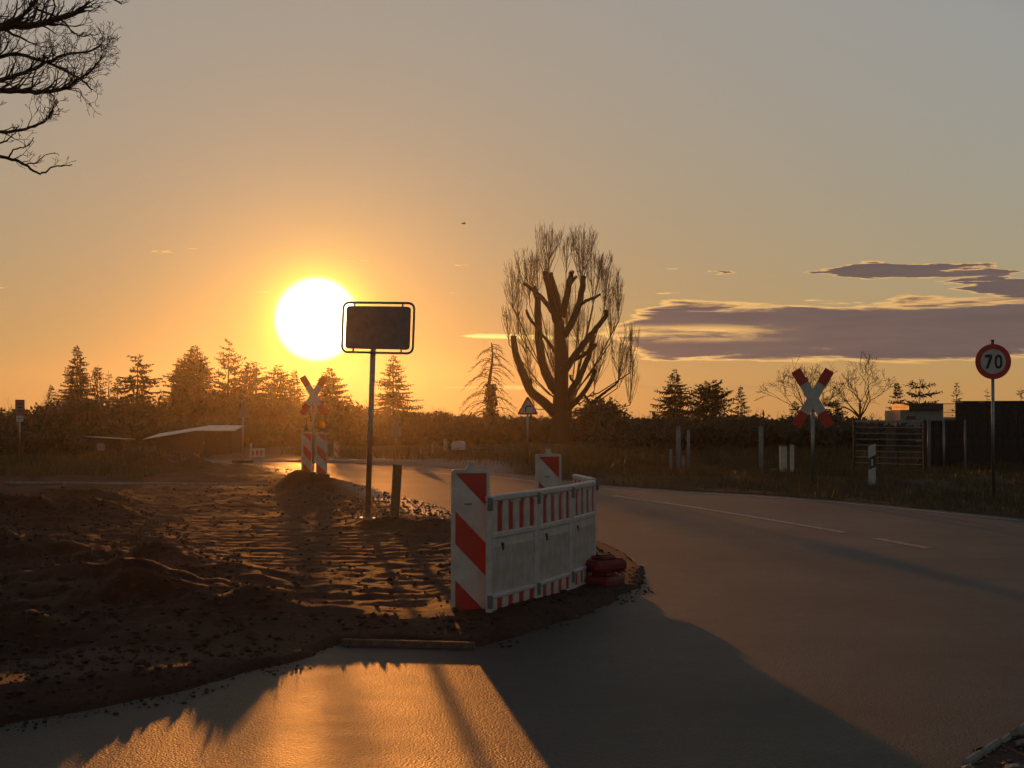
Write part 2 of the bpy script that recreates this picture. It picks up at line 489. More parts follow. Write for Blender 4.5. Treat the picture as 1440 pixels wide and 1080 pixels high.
def height(X, Y):
    ins, dist = inside_and_dist(X, Y, ROADF)
    left = sstep(-X + (Y - 6) * 0.03, -1.2, 0.4) * (1 - sstep(Y, 44, 54)) * (1 - sstep(-X, 16, 26))
    near = 0.15 + 0.85 * sstep(dist, 0.3, 2.2)
    rough = vnoise(X, Y, 2.2, 1) * 0.05 + (vnoise(X, Y, 6.5, 2) * 0.045 + vnoise(X, Y, 12.0, 3) * 0.040) * near
    calm = 0.25 + 0.75 * sstep(dist, 0.1, 1.1)
    h = 0.02 + rough * (0.25 + 0.75 * left) * calm + vnoise(X, Y, 0.5, 4) * 0.10 * left + 0.055 * left
    for (px, py, a, sx, sy) in HEAPS:
        x0, y0 = gp(px, py)
        e = np.exp(-(((X - x0) / sx) ** 2 + ((Y - y0) / sy) ** 2))
        h = h + a * e * (1 + 1.1 * vnoise(X, Y, 3.0, 5))
    # graded track bed with cross ridges left by the machine
    tx0 = -2.7 - (Y - 15) * 0.33
    tx1 = -0.45 - np.clip(Y - 18.5, 0, 2) * 0.7 - np.clip(Y - 20.5, 0, 99) * 0.27
    track = sstep(X, tx0 - 0.9, tx0 + 0.5) * (1 - sstep(X, tx1 - 0.35, tx1 + 0.25)) * sstep(Y, 10.6, 12.0) * (1 - sstep(Y, 33.5, 36))
    ph = (Y + X * 0.06) * 2 * math.pi / 0.46 + vnoise(X, Y, 1.3, 6) * 2.4 + vnoise(X, Y, 0.4, 8) * 5
    ridge = 0.011 * np.sin(ph) * (0.6 + vnoise(X, Y, 0.7, 12)) + vnoise(X, Y, 7, 7) * 0.018 + vnoise(X, Y, 16, 13) * 0.012
    h = h * (1 - track * 0.72) + track * (ridge - 0.01)
    # verge on the far side rises gently
    farv = sstep(Y - (33 - X * 0.55), 0.0, 5.0) * sstep(X, -9, -2)
    h = h + farv * (0.10 + vnoise(X, Y, 0.9, 9) * 0.10)
    # meet the carriageway
    edge = np.where(ins, -dist, dist)
    low = -0.10 + 0 * X
    t = sstep(edge, -0.10, 0.06)
    lip = np.minimum(h, 0.012 + np.clip(edge, 0, 9) * 0.28)
    h = low * (1 - t) + lip * t
    h = np.where(ins & (dist > 0.10), -0.10, h)
    fade = sstep(np.hypot(X, Y - 30), 70, 160)
    return h * (1 - fade), edge, left


def axis(a, b, step, lo, hi, grow=1.18):
    v = list(np.arange(a, b, step))
    s = step
    while v[-1] < hi: s *= grow; v.append(v[-1] + s)
    s = step
    while v[0] > lo: s *= grow; v.insert(0, v[0] - s)
    return np.array(v)

xs = axis(-7.0, 4.0, 0.055, -400, 400, 1.045)
ys = np.concatenate([axis(5.5, 24.0, 0.060, -60, 24.0, 1.10)])
s_ = 0.060
yy = list(ys)
while yy[-1] < 62: s_ = min(s_ * 1.012, 0.30); yy.append(yy[-1] + s_)
while yy[-1] < 400: s_ *= 1.12; yy.append(yy[-1] + s_)
ys = np.array(yy)
GX, GY = np.meshgrid(xs, ys)
GH, GEDGE, GLEFT = height(GX, GY)


def grid_mesh(name, X, Y, Z, m):
    ny, nx = X.shape
    me = bpy.data.meshes.new(name)
    co = np.stack([X, Y, Z], -1).reshape(-1, 3).astype(np.float32)
    idx = np.arange(nx * ny).reshape(ny, nx)
    q = np.stack([idx[:-1, :-1], idx[:-1, 1:], idx[1:, 1:], idx[1:, :-1]], -1).reshape(-1, 4)
    me.vertices.add(len(co)); me.vertices.foreach_set('co', co.ravel())
    me.loops.add(q.size); me.loops.foreach_set('vertex_index', q.ravel().astype(np.int32))
    me.polygons.add(len(q)); me.polygons.foreach_set('loop_start', np.arange(0, q.size, 4, dtype=np.int32))
    me.polygons.foreach_set('use_smooth', np.ones(len(q), bool))
    me.update(calc_edges=True); me.validate()
    me.materials.append(m)
    o = bpy.data.objects.new(name, me); COL.objects.link(o)
    return o

ground = grid_mesh('ground', GX, GY, GH, M_SOIL)
tag(ground, kind='structure')
turf = np.clip(sstep(GX - (0.2 + (GY - 30) * -0.55), 0.0, 1.2) * sstep(GY, 20, 24) + sstep(GY, 46, 52)
               + sstep(-GX, 9, 11) * sstep(GY, 37, 40) + sstep(-GX, 30, 40), 0, 1)
turf *= np.clip(0.75 + vnoise(GX, GY, 0.8, 11) * 0.9, 0, 1)
gx0, gy0 = GX, GY
grav = (1 - sstep(GEDGE, 0.5, 1.15)) * sstep(GY, 19, 22) * (1 - sstep(GX, -0.4, 0.2)) * (1 - sstep(GY, 50, 54))
for nm, arr in (('turf', turf), ('gravel', np.clip(grav, 0, 1))):
    a = ground.data.attributes.new(nm, 'FLOAT', 'POINT'); a.data.foreach_set('value', arr.ravel().astype(np.float32))

mb = MB(); mb.add([(p[0], p[1], 0.0) for p in ROADF], [tuple(range(len(ROADF)))])
mb.add([(p[0], p[1], -0.09) for p in ROADF], [])
n = len(ROADF)
for i in range(n): mb.f.append((i, i + n, (i + 1) % n + n, (i + 1) % n)); mb.mi.append(0)
road = mb.build('road', M_ASPH)
import bmesh
bm = bmesh.new(); bm.from_mesh(road.data); bmesh.ops.recalc_face_normals(bm, faces=bm.faces)
big = [f for f in bm.faces if len(f.verts) > 4]
if big and big[0].normal.z < 0: bmesh.ops.reverse_faces(bm, faces=bm.faces)
bmesh.ops.triangulate(bm, faces=big); bm.to_mesh(road.data); bm.free()
tag(road, kind='structure')


def ribbon(name, pts, width, z, m, parent):
    mb = MB(); P = [Vector(p) for p in pts]
    Q = []
    for i in range(len(P) - 1):
        k = max(1, int((P[i + 1] - P[i]).length / 0.5))
        Q += [P[i].lerp(P[i + 1], j / k) for j in range(k)]
    Q.append(P[-1]); vs = []; fs = []
    for i, p in enumerate(Q):
        t = (Q[min(i + 1, len(Q) - 1)] - Q[max(i - 1, 0)]).normalized(); nn = Vector((-t.y, t.x))
        vs += [(*(p + nn * width / 2), z), (*(p - nn * width / 2), z)]
    for i in range(len(Q) - 1): fs.append((2 * i, 2 * i + 1, 2 * i + 3, 2 * i + 2))
    mb.add(vs, fs); return mb.build(name, m, parent)

ribbon('centre_line', [gp(*p) for p in ((862, 697), (960, 711), (1060, 727), (1188, 749))], 0.12, 0.004, M_LINE, road)
ribbon('centre_line', [gp(*p) for p in ((1230, 757), (1304, 771))], 0.12, 0.004, M_LINE, road)
ribbon('edge_line', [gp(*p) for p in ((1436, 732), (1180, 706.5), (1060, 697.5), (960, 692), (842, 683.5))], 0.10, 0.004, M_LINE, road)
ribbon('centre_line', [gp(*p) for p in ((790, 681), (700, 671), (620, 665.5), (560, 662.5))], 0.12, 0.004, M_LINE, road)
ribbon('centre_line', [gp(*p) for p in ((535, 660.5), (480, 657.5))], 0.12, 0.004, M_LINE, road)


def hz(x, y):
    """ground height at a point"""
    H, e, l = height(np.array([[x]], float), np.array([[y]], float))
    return float(H[0, 0])

def hz_many(x, y):
    H, e, l = height(x[None, :], y[None, :])
    return H[0], e[0]

# ================================================================== soil clods, stones, grass
def scatter(name, n, xr, yr, size, m, seed, accept, label, flat=0.7, jit=0.35):
    rn = np.random.RandomState(seed)
    x = rn.uniform(*xr, n); y = yr[0] + (yr[1] - yr[0]) * rn.uniform(0, 1, n) ** 1.6
    z, e = hz_many(x, y)
    ok = accept(x, y, e)
    z = np.maximum(z, np.where(e < 0.0, 0.001, z))
    x, y, z = x[ok], y[ok], z[ok]
    base = np.array([(1, 0, 0), (-1, 0, 0), (0, 1, 0), (0, -1, 0), (0, 0, 1), (0, 0, -1), (.6, .6, .5), (-.6, .6, .5), (.6, -.6, .5), (-.6, -.6, .5)], float)
    tri = np.array([(4, 6, 7), (4, 7, 9), (4, 9, 8), (4, 8, 6), (6, 0, 2), (6, 2, 7), (7, 2, 1), (7, 1, 9), (9, 1, 3), (9, 3, 8), (8, 3, 0), (8, 0, 6), (0, 5, 2), (2, 5, 1), (1, 5, 3), (3, 5, 0)])
    tri = tri[:, :]
    k = len(x); sz = size[0] + (size[1] - size[0]) * rn.uniform(0, 1, k) ** 3
    B = base[None] * (1 + rn.uniform(-jit, jit, (k, 10, 3)))
    an = rn.uniform(0, 6.28, k); ca, sa = np.cos(an)[:, None], np.sin(an)[:, None]
    bx = B[..., 0] * ca - B[..., 1] * sa; by = B[..., 0] * sa + B[..., 1] * ca
    V = np.stack([x[:, None] + bx * sz[:, None], y[:, None] + by * sz[:, None], z[:, None] + (B[..., 2] * flat + 0.25) * sz[:, None]], -1).reshape(-1, 3)
    T = (tri[None] + (np.arange(k) * 10)[:, None, None]).reshape(-1, 3)
    me = bpy.data.meshes.new(name); me.from_pydata(V.tolist(), [], T.tolist()); me.materials.append(m)
    o = bpy.data.objects.new(name, me); COL.objects.link(o)
    return tag(o, label, 'soil' if 'soil' in label else 'stones', kind='stuff')

M_CLOD = mat('clod_soil', (0.080, 0.044, 0.028), 0.9, col2=(0.045, 0.026, 0.018), scale=6, bump=0.5)
M_STONE = mat('roadside_stone', (0.24, 0.19, 0.15), 0.42, col2=(0.12, 0.09, 0.07), scale=9, bump=0.3)
track_edge = lambda x, y: (x > -2.7 - (y - 15) * 0.33) & (x < -0.45 - np.clip(y - 18.5, 0, 2) * 0.7 - np.clip(y - 20.5, 0, 99) * 0.27) & (y > 11)
scatter('soil_clods', 32000, (-8, 1.2), (6.8, 34), (0.004, 0.030), M_CLOD, 3,
        lambda x, y, e: (e > 0.22) & (~track_edge(x, y) | (np.sin(x * 40 + y * 23) > 0.8)), 'loose brown soil clods on the dug-up ground')
scatter('roadside_gravel', 9000, (-9, 0.2), (18, 48), (0.006, 0.030), M_STONE, 4,
        lambda x, y, e: (e > 0.0) & (e < 0.95), 'coarse gravel strip along the road edge')
scatter('road_crumbs', 16000, (-4, 1.2), (6.6, 15), (0.003, 0.014), M_CLOD, 5,
        lambda x, y, e: (e > -0.55) & (e < 0.25) & (-e + vnoise(x, y, 3.0, 31) * 0.5 + vnoise(x, y, 9.0, 32) * 0.25 < 0.12), 'soil crumbs strewn along the asphalt edge')
scatter('corner_rubble', 500, (1.4, 3.6), (6.2, 8.8), (0.008, 0.05), M_STONE, 6,
        lambda x, y, e: (e > -0.02) & (x > 1.5), 'broken stones at the roadside corner')


def grass(name, n, xr, yr, hgt, seed, accept, label, wid=0.006):
    rn = np.random.RandomState(seed)
    x = rn.uniform(*xr, n); y = rn.uniform(*yr, n)
    z, e = hz_many(x, y)
    tuft = vnoise(x, y, 1.1, 21) + 0.6 * vnoise(x, y, 4.0, 22)
    ok = accept(x, y, e) & (tuft > -0.32)
    x, y, z, tuft = x[ok], y[ok], z[ok], tuft[ok]; k = len(x)
    h = hgt * (0.45 + 0.9 * rn.uniform(0, 1, k)) * np.clip(0.75 + tuft, 0.35, 1.6)
    an = rn.uniform(0, 6.28, k); lean = rn.uniform(0.1, 0.75, k) * h; la = rn.uniform(0, 6.28, k)
    wx, wy = np.cos(an) * wid, np.sin(an) * wid
    lx, ly = np.cos(la) * lean, np.sin(la) * lean
    V = np.stack([np.stack([x - wx, y - wy, z - .01], -1), np.stack([x + wx, y + wy, z - .01], -1),
                  np.stack([x + lx * .4 + wx * .7, y + ly * .4 + wy * .7, z + h * .6], -1), np.stack([x + lx * .4 - wx * .7, y + ly * .4 - wy * .7, z + h * .6], -1),
                  np.stack([x + lx, y + ly, z + h], -1)], 1).reshape(-1, 3)
    b = (np.arange(k) * 5)[:, None]
    faces = (b + np.array([[0, 1, 2, 3]])).tolist() + (b + np.array([[3, 2, 4]])).tolist()
    me = bpy.data.meshes.new(name); me.from_pydata(V.tolist(), [], faces); me.materials.append(M_GRASS)
    o = bpy.data.objects.new(name, me); COL.objects.link(o)
    return tag(o, label, 'grass', kind='stuff')

grass('verge_grass', 60000, (0.5, 16), (21, 44), 0.17, 1, lambda x, y, e: (e > 0.05) & (x > 0.4) & (y > 21 + 0 * x), 'rough dry grass verge beside the right road edge')
grass('verge_grass', 26000, (2, 24), (42, 60), 0.30, 5, lambda x, y, e: (e > 0.3) & (x > 1), 'tall rough grass below the thicket behind the crossing posts', 0.012)
grass('verge_grass', 9000, (-9, 3), (38, 62), 0.30, 2, lambda x, y, e: (e > 0.3) & (y > 44 - (x + 2) * 2.2), 'dry grass verge beyond the bend of the road', 0.014)
grass('meadow_grass', 14000, (-18, -8), (36, 56), 0.26, 3, lambda x, y, e: (e > 0.4) & (x < -8.5 - (y - 36) * 0.12), 'pale rough grass beyond the dug-up ground', 0.012)
grass('weeds', 900, (-6, -0.4), (8, 30), 0.09, 4, lambda x, y, e: (e > 0.1) & ~track_edge(x, y), 'sparse weeds on the dug-up ground')

# ================================================================== trees
def jitter(rn, s): return Vector((rn.uniform(-s, s), rn.uniform(-s, s), rn.uniform(-s, s)))


def conifer(name, label, px, top, d, spread, seed, dens=1.0, droop=0.35, frond=0.34, lowest=0.04, upturn=0.0, whorl=0.26, ragged=0.25, group='conifers along the far garden edge', power=0.85, m=None):
    """spread = half width in pixels at the widest"""
    rn = random.Random(seed)
    x0 = (px - 720.0) * d / F; H = EYE + (HOR - top) * d / F; Rr = 1.2 * spread * d / F
    t = thing(name, label, 'tree', (x0, d, 0.0), 0, group)
    tr = MB(); bend = [Vector((0, 0, 0))]
    N = 9
    pts = [Vector((noise.noise((i * .7, seed, 0)) * .05 * H * i / N * .5, noise.noise((i * .7, seed, 5)) * .05 * H * i / N * .5, H * i / N)) for i in range(N + 1)]
    tr.tube([p + Vector((0, 0, -0.05 if i == 0 else 0)) for i, p in enumerate(pts)], [max(0.008, H * 0.018 * (1 - i / N) ** .9) for i in range(N + 1)], 7)
    cr = MB()
    def axis_at(z):
        f = min(max(z / H * N, 0), N - 1e-4); i = int(f); return pts[i].lerp(pts[i + 1], f - i)
    z = H * lowest
    while z < H * 0.985:
        tt = (z / H - lowest) / (1 - lowest)
        L0 = Rr * ((1 - tt) ** power) * (0.55 + 0.45 * min(1, tt / 0.10)) + 0.05
        nb = rn.randint(5, 7) if tt < .9 else 4
        a0 = rn.uniform(0, 6.28)
        for b in range(nb):
            if rn.random() > 0.35 + 0.65 * dens: continue
            an = a0 + b * 6.283 / nb + rn.uniform(-.35, .35)
            L = L0 * (1 + rn.uniform(-ragged, ragged) + (rn.random() < .10) * rn.uniform(0, ragged))
            dr = droop * (1 - 0.6 * tt) + rn.uniform(-.1, .1)
            h = Vector((math.cos(an), math.sin(an), 0)); side = Vector((-h.y, h.x, 0))
            o = axis_at(z + rn.uniform(-.1, .1))
            ns = max(3, int(L / 0.15)); path = []
            for k in range(ns + 1):
                s = k / ns
                path.append(o + h * L * s + Vector((0, 0, 1)) * L * (-dr * s + (dr * .55 + upturn) * s * s + (0.25 * tt) * s))
            tr.tube(path, [max(.005, .012 * L * (1 - .85 * k / ns)) for k in range(ns + 1)], 3, False)
            for k in range(1, ns + 1):
                s = k / ns
                fl = 0.95 * frond * (0.55 + 0.7 * min(1, L / 1.2)) * (1.05 - .55 * s)
                p = path[k]
                for q in (-1, 1, -.7, .7, -.4, .4, 0):
                    if rn.random() > dens * .95: continue
                    dv = (h * rn.uniform(.35, .9) + side * q * rn.uniform(.5, 1.0) + Vector((0, 0, rn.uniform(-.55, .12 + upturn)))).normalized()
                    if q == 0: dv = (h * .4 + Vector((0, 0, -1 if rn.random() < .7 else .6)) + side * rn.uniform(-.4, .4)).normalized()
                    wv = dv.cross(Vector((rn.uniform(-1, 1), rn.uniform(-1, 1), rn.uniform(-1, 1)))).normalized() * fl * rn.uniform(.10, .20)
                    e = p + dv * fl * rn.uniform(.7, 1.2)
                    mid = p + dv * fl * .5
                    cr.add([tuple(p), tuple(mid + wv), tuple(e), tuple(mid - wv)], [(0, 1, 2, 3)])
        z += whorl * (0.75 + .5 * rn.random()) * (1.0 - .45 * tt)
    tr.build('trunk', M_BARK, t, True)
    cr.build('crown', m or M_NEED, t)
    return t


def grow(mb, rn, p, d, L, r, depth, up=0.15, wig=0.35, fork=(2, 3), shrink=0.72, ang=0.6, seg=0.0, sides=4, rmin=0.003):
    """recursive bare branch"""
    ns = 4
    pts = [p]; rad = [r]; q = p.copy(); dd = d.normalized()
    for i in range(ns):
        dd = (dd + jitter(rn, wig * .5) + Vector((0, 0, up * .35))).normalized()
        q = q + dd * L / ns
        pts.append(q.copy()); rad.append(max(rmin, r * (1 - .42 * (i + 1) / ns)))
    mb.tube(pts, rad, sides if r > .02 else 3, r > .02)
    if depth <= 0: return
    nf = rn.randint(*fork)
    for k in range(nf):
        at = pts[-1] if k < 2 else pts[rn.randint(1, ns - 1)]
        ax = dd.orthogonal().normalized(); ax.rotate(Matrix.Rotation(rn.uniform(0, 6.28), 3, dd))
        nd = dd.copy(); nd.rotate(Matrix.Rotation(rn.uniform(.4, 1.0) * ang, 3, ax))
        grow(mb, rn, at, nd, L * shrink * rn.uniform(.75, 1.15), max(rmin, rad[-1] * rn.uniform(.72, .92)), depth - 1, up, wig, fork, shrink, ang, seg, sides, rmin)


def leaf_blob(mb, rn, c, rad, n, size, core=True):
    """clump of separate leaf faces spread through an uneven volume"""
    c = Vector(c)
    for i in range(n):
        u = Vector((rn.gauss(0, 1), rn.gauss(0, 1), rn.gauss(0, 1))).normalized()
        k = 0.80 + .5 * noise.noise((u.x * 2.3 + c.x, u.y * 2.3 + c.y, u.z * 2.3))
        rr = (rn.random() ** .4) * k
        p = c + Vector((u.x * rad[0], u.y * rad[1], u.z * rad[2])) * rr
        if p.z < 0.02: p.z = rn.uniform(.02, .3)
        a = jitter(rn, 1).normalized(); b = a.orthogonal().normalized(); s = size * rn.uniform(.5, 1.3)
        mb.add([tuple(p - a * s), tuple(p + b * s * .45), tuple(p + a * s), tuple(p - b * s * .45)], [(0, 1, 2, 3)])


def shrub(name, label, px, top, d, spread, seed, m=None, n=900, size=0.13, twigs=14, cat='bush', group='bushes below the far trees', blobs=7, twig_out=0.25):
    rn = random.Random(seed)
    x0 = (px - 720.0) * d / F; H = EYE + (HOR - top) * d / F; Rr = spread * d / F
    t = thing(name, label, cat, (x0, d, 0), 0, group)
    cr = MB(); st = MB()
    for b in range(blobs):
        an = rn.uniform(0, 6.28); q = rn.uniform(0, .6)
        c = (Rr * q * math.cos(an), Rr * .7 * q * math.sin(an), H * (0.22 + .5 * rn.random() * (1 - q * .5)))
        leaf_blob(cr, rn, c, (Rr * .55, Rr * .5, H * .34), n // blobs, size)
    leaf_blob(cr, rn, (0, 0, H * .45), (Rr * .85, Rr * .7, H * .48), n // 2, size * 1.2)
    for k in range(twigs):
        an = rn.uniform(0, 6.28)
        e = Vector((Rr * rn.uniform(.2, .9) * math.cos(an), Rr * .6 * math.sin(an), H * rn.uniform(.7, 1.0 + twig_out)))
        st.tube([Vector((0, 0, -.03)) + jitter(rn, .08) * Vector((1, 1, 0)).length, Vector((e.x * .4, e.y * .4, e.z * .55)) + jitter(rn, .1), e], [.03, .015, .004], 3, False)
    st.build('stems', M_TWIG, t); cr.build('crown', m or M_LEAF, t)
    return t

# --- conifers, from the left
conifer('spruce_tree', 'tall dense pointed dark spruce behind the little plate signpost', 108, 485, 108, 33, 11, 1.0, .45)
conifer('spruce_tree', 'small slim spruce tucked against the tall pointed one', 72, 541, 104, 15, 12, .95, .35, .26)
conifer('cypress_tree', 'narrow dark columnar conifer between spruce and drooping larch', 137, 513, 106, 14, 13, 1.0, .1, .28, power=.5)
conifer('young_pine_tree', 'thin see-through young pine beside the columnar conifer', 153, 520, 100, 19, 14, .38, .1, .30, whorl=.45)
conifer('young_pine_tree', 'short bushy pine below the drooping conifer', 165, 532, 102, 20, 15, .75, .2, .3)
conifer('weeping_conifer', 'ragged drooping conifer with hanging boughs and open crown', 193, 499, 104, 40, 16, .62, .75, .40, whorl=.42, ragged=.55, power=.55)
conifer('spruce_tree', 'massive broad dark spruce mass left of the open pine', 273, 486, 105, 54, 17, 1.0, .5, .36, power=.8)
conifer('spruce_tree', 'leaning spruce shoulder grown into the massive broad spruce', 252, 502, 107, 30, 18, .9, .3, .32, ragged=.4)
conifer('pine_tree', 'tall open pine with upswept gappy boughs beside the broad spruce', 321, 478, 103, 44, 19, .66, .25, .38, whorl=.48, ragged=.45, upturn=.12)
conifer('pine_tree', 'blunt open-topped pine nearest under the sun glow', 352, 506, 102, 32, 20, .8, .2, .36, ragged=.45, power=.6)
conifer('pine_tree', 'two-pronged bushy pine just left of the low sun', 390, 513, 104, 30, 21, .85, .2, .34, ragged=.5, power=.6)
conifer('spruce_tree', 'short spruce right underneath the low sun', 414, 520, 109, 26, 22, .9, .3, .3)
conifer('spruce_tree', 'stocky spruce behind the backlit crossbuck', 464, 516, 103, 42, 23, 1.0, .4, .34, ragged=.35)
conifer('spruce_tree', 'freestanding evenly tapered spruce beyond the blank sign post', 553, 499, 104, 40, 24, .88, .55, .30, lowest=.10, ragged=.3)
conifer('spruce_tree', 'pointed spruce standing first right of the dark round thicket', 949, 519, 100, 38, 25, .95, .45, .32, ragged=.35)
conifer('pine_tree', 'broad fan-topped pine between two pointed spruces', 998, 537, 98, 40, 26, .85, .1, .36, upturn=.15, power=.5, ragged=.35)
conifer('spruce_tree', 'slender spruce with needle-thin leader right of fan-topped pine', 1042, 541, 100, 24, 27, .9, .4, .28, power=1.25)
conifer('spruce_tree', 'low spruce close left of the standing crossbuck', 1119, 562, 92, 20, 28, .9, .3, .28)
conifer('spruce_tree', 'dark spruce directly behind the standing crossbuck post', 1172, 562, 88, 26, 29, 1.0, .35, .3, power=.6)
conifer('spruce_tree', 'narrow dark spruce at the left end of the glazed shed', 1262, 538, 92, 18, 30, 1.0, .4, .28)
conifer('pine_tree', 'layered flat-boughed pine rising behind the glazed shed', 1293, 530, 95, 30, 31, .62, .0, .34, whorl=.55, upturn=.05, power=.5, lowest=.3)
conifer('spruce_tree', 'spindly spruce tip above the glazed shed roof', 1345, 538, 98, 14, 32, .6, .1, .26, whorl=.4)
conifer('spruce_tree', 'sparse spruce leader left of the speed sign pole', 1388, 545, 98, 11, 33, .45, .1, .24, whorl=.45)
conifer('spruce_tree', 'spruce top above the dark board fence beyond the speed sign', 1436, 543, 96, 18, 34, .6, .2, .3, whorl=.45)

# --- bushes
shrub('round_bush', 'broad rounded dark evergreen bush right of the pollard', 842, 553, 86, 62, 51, n=2600, size=.13, blobs=12, twig_out=.06)
shrub('laurel_bush', 'sunlit orange-rimmed leafy bush below the sun', 372, 562, 92, 46, 52, M_DRYL, n=1800, size=.14, blobs=10, twig_out=.03)
shrub('leafy_bush', 'leafy bush behind the leaning warning sign', 318, 572, 90, 34, 53, M_DRYL, n=1300, size=.14, twig_out=.05)
shrub('leafy_bush', 'bush filling the gap right of the backlit crossbuck', 490, 570, 90, 34, 54, n=1300, size=.14, twig_out=.05)
shrub('leafy_bush', 'low bush at the foot of the freestanding spruce', 560, 585, 92, 45, 55, n=1300, size=.14, twig_out=.1)
shrub('leafy_bush', 'russet thorny bush below the tall dense spruce', 118, 568, 94, 60, 56, M_DRYL, n=2000, size=.14, blobs=10, twig_out=.1)
shrub('leafy_bush', 'russet bush below the drooping conifer', 205, 560, 93, 50, 57, M_DRYL, n=1700, size=.14, blobs=9, twig_out=.05)
shrub('leafy_bush', 'dark bush filling between fan-topped pine and rounded bush', 908, 585, 88, 40, 58, n=1400, size=.14)


def thicket(name, label, spans, seed, m, size, n_per):
    rn = random.Random(seed); cr = MB(); st = MB()
    for (p0, p1, t0, t1, d0, d1, step) in spans:
        px = p0
        while px < p1:
            d = rn.uniform(d0, d1); f = (px - p0) / (p1 - p0)
            top = t0 + (t1 - t0) * f + rn.uniform(-7, 7)
            H = max(.5, EYE + (HOR - top) * d / F); x = (px - 720) * d / F; rr = rn.uniform(1.0, 1.7)
            leaf_blob(cr, rn, (x, d, H * .45), (rr, 1.0, H * .58), n_per, size)
            for k in range(3):
                b = Vector((x + rn.uniform(-rr, rr), d + rn.uniform(-.5, .5), -.03))
                grow(st, rn, b, Vector((rn.uniform(-.3, .3), rn.uniform(-.2, .2), 1)), H * .42, .022, 3, .2, .4, (2, 3), .75, .6, 0, 3, .006)
            px += step * rn.uniform(.7, 1.3)
    a = cr.build(name, m); tag(a, label, 'thicket', kind='stuff')
    b = st.build('thicket_twigs', M_PTWIG); tag(b, 'bare twigs sticking out of the ' + label, 'twigs', kind='stuff')

thicket('thicket', 'tangled dark undergrowth below the far trees', [(-60, 60, 582, 575, 96, 104, 12), (60, 350, 566, 550, 97, 104, 11), (-60, 350, 596, 590, 74, 80, 11), (340, 520, 556, 570, 97, 104, 11), (510, 700, 580, 585, 97, 104, 12), (-760, -60, 575, 584, 90, 104, 26), (1520, 2200, 594, 575, 84, 100, 26), (330, 720, 598, 600, 72, 80, 11),
        (560, 780, 586, 584, 92, 98, 11), (700, 960, 588, 586, 80, 88, 11), (900, 1220, 588, 586, 76, 84, 11), (1200, 1520, 598, 594, 84, 92, 12), (880, 1360, 600, 598, 58, 64, 8), (-60, 110, 618, 616, 58, 62, 9)], 61, M_LEAF, .19, 420)


# --- bare round trees right of the crossbuck
def bare_tree(name, label, px, top, d, seed, depth=6, up=.10, spread=.75, r0=.13, base_len=.22, m=None, group=None, lean=0.0):
    rn = random.Random(seed)
    x0 = (px - 720.0) * d / F; H = EYE + (HOR - top) * d / F
    t = thing(name, label, 'tree', (x0, d, 0), 0, group)
    tr = MB(); cr = MB()
    fk = H * base_len
    tr.tube([(0, 0, -.05), (lean * .3, 0, fk * .5), (lean, .03, fk)], [r0, r0 * .85, r0 * .75], 8)
    for k in range(7):
        an = k * 2.4 + rn.uniform(-.4, .4); sp = spread * (.35 + .9 * ((k * .618) % 1.0))
        dv = Vector((math.cos(an) * sp, math.sin(an) * sp, 1.0))
        grow(cr, rn, Vector((lean, .03, fk * .94)), dv, H * .235, r0 * .5, depth, up, .42, (2, 3), .74, .78, 0, 4, .0085)
    tr.build('trunk', M_BARK, t, True); cr.build('crown', m or M_TWIG, t)
    return t
bare_tree('bare_tree', 'leafless round-crowned tree directly behind the standing crossbuck', 1138, 492, 92, 71, 5, .10, 1.1, .12, group='leafless trees by the crossing')
bare_tree('bare_tree', 'leafless round tree with clear forked stem left of the glazed shed', 1209, 497, 90, 72, 5, .09, 1.1, .12, .28, group='leafless trees by the crossing')

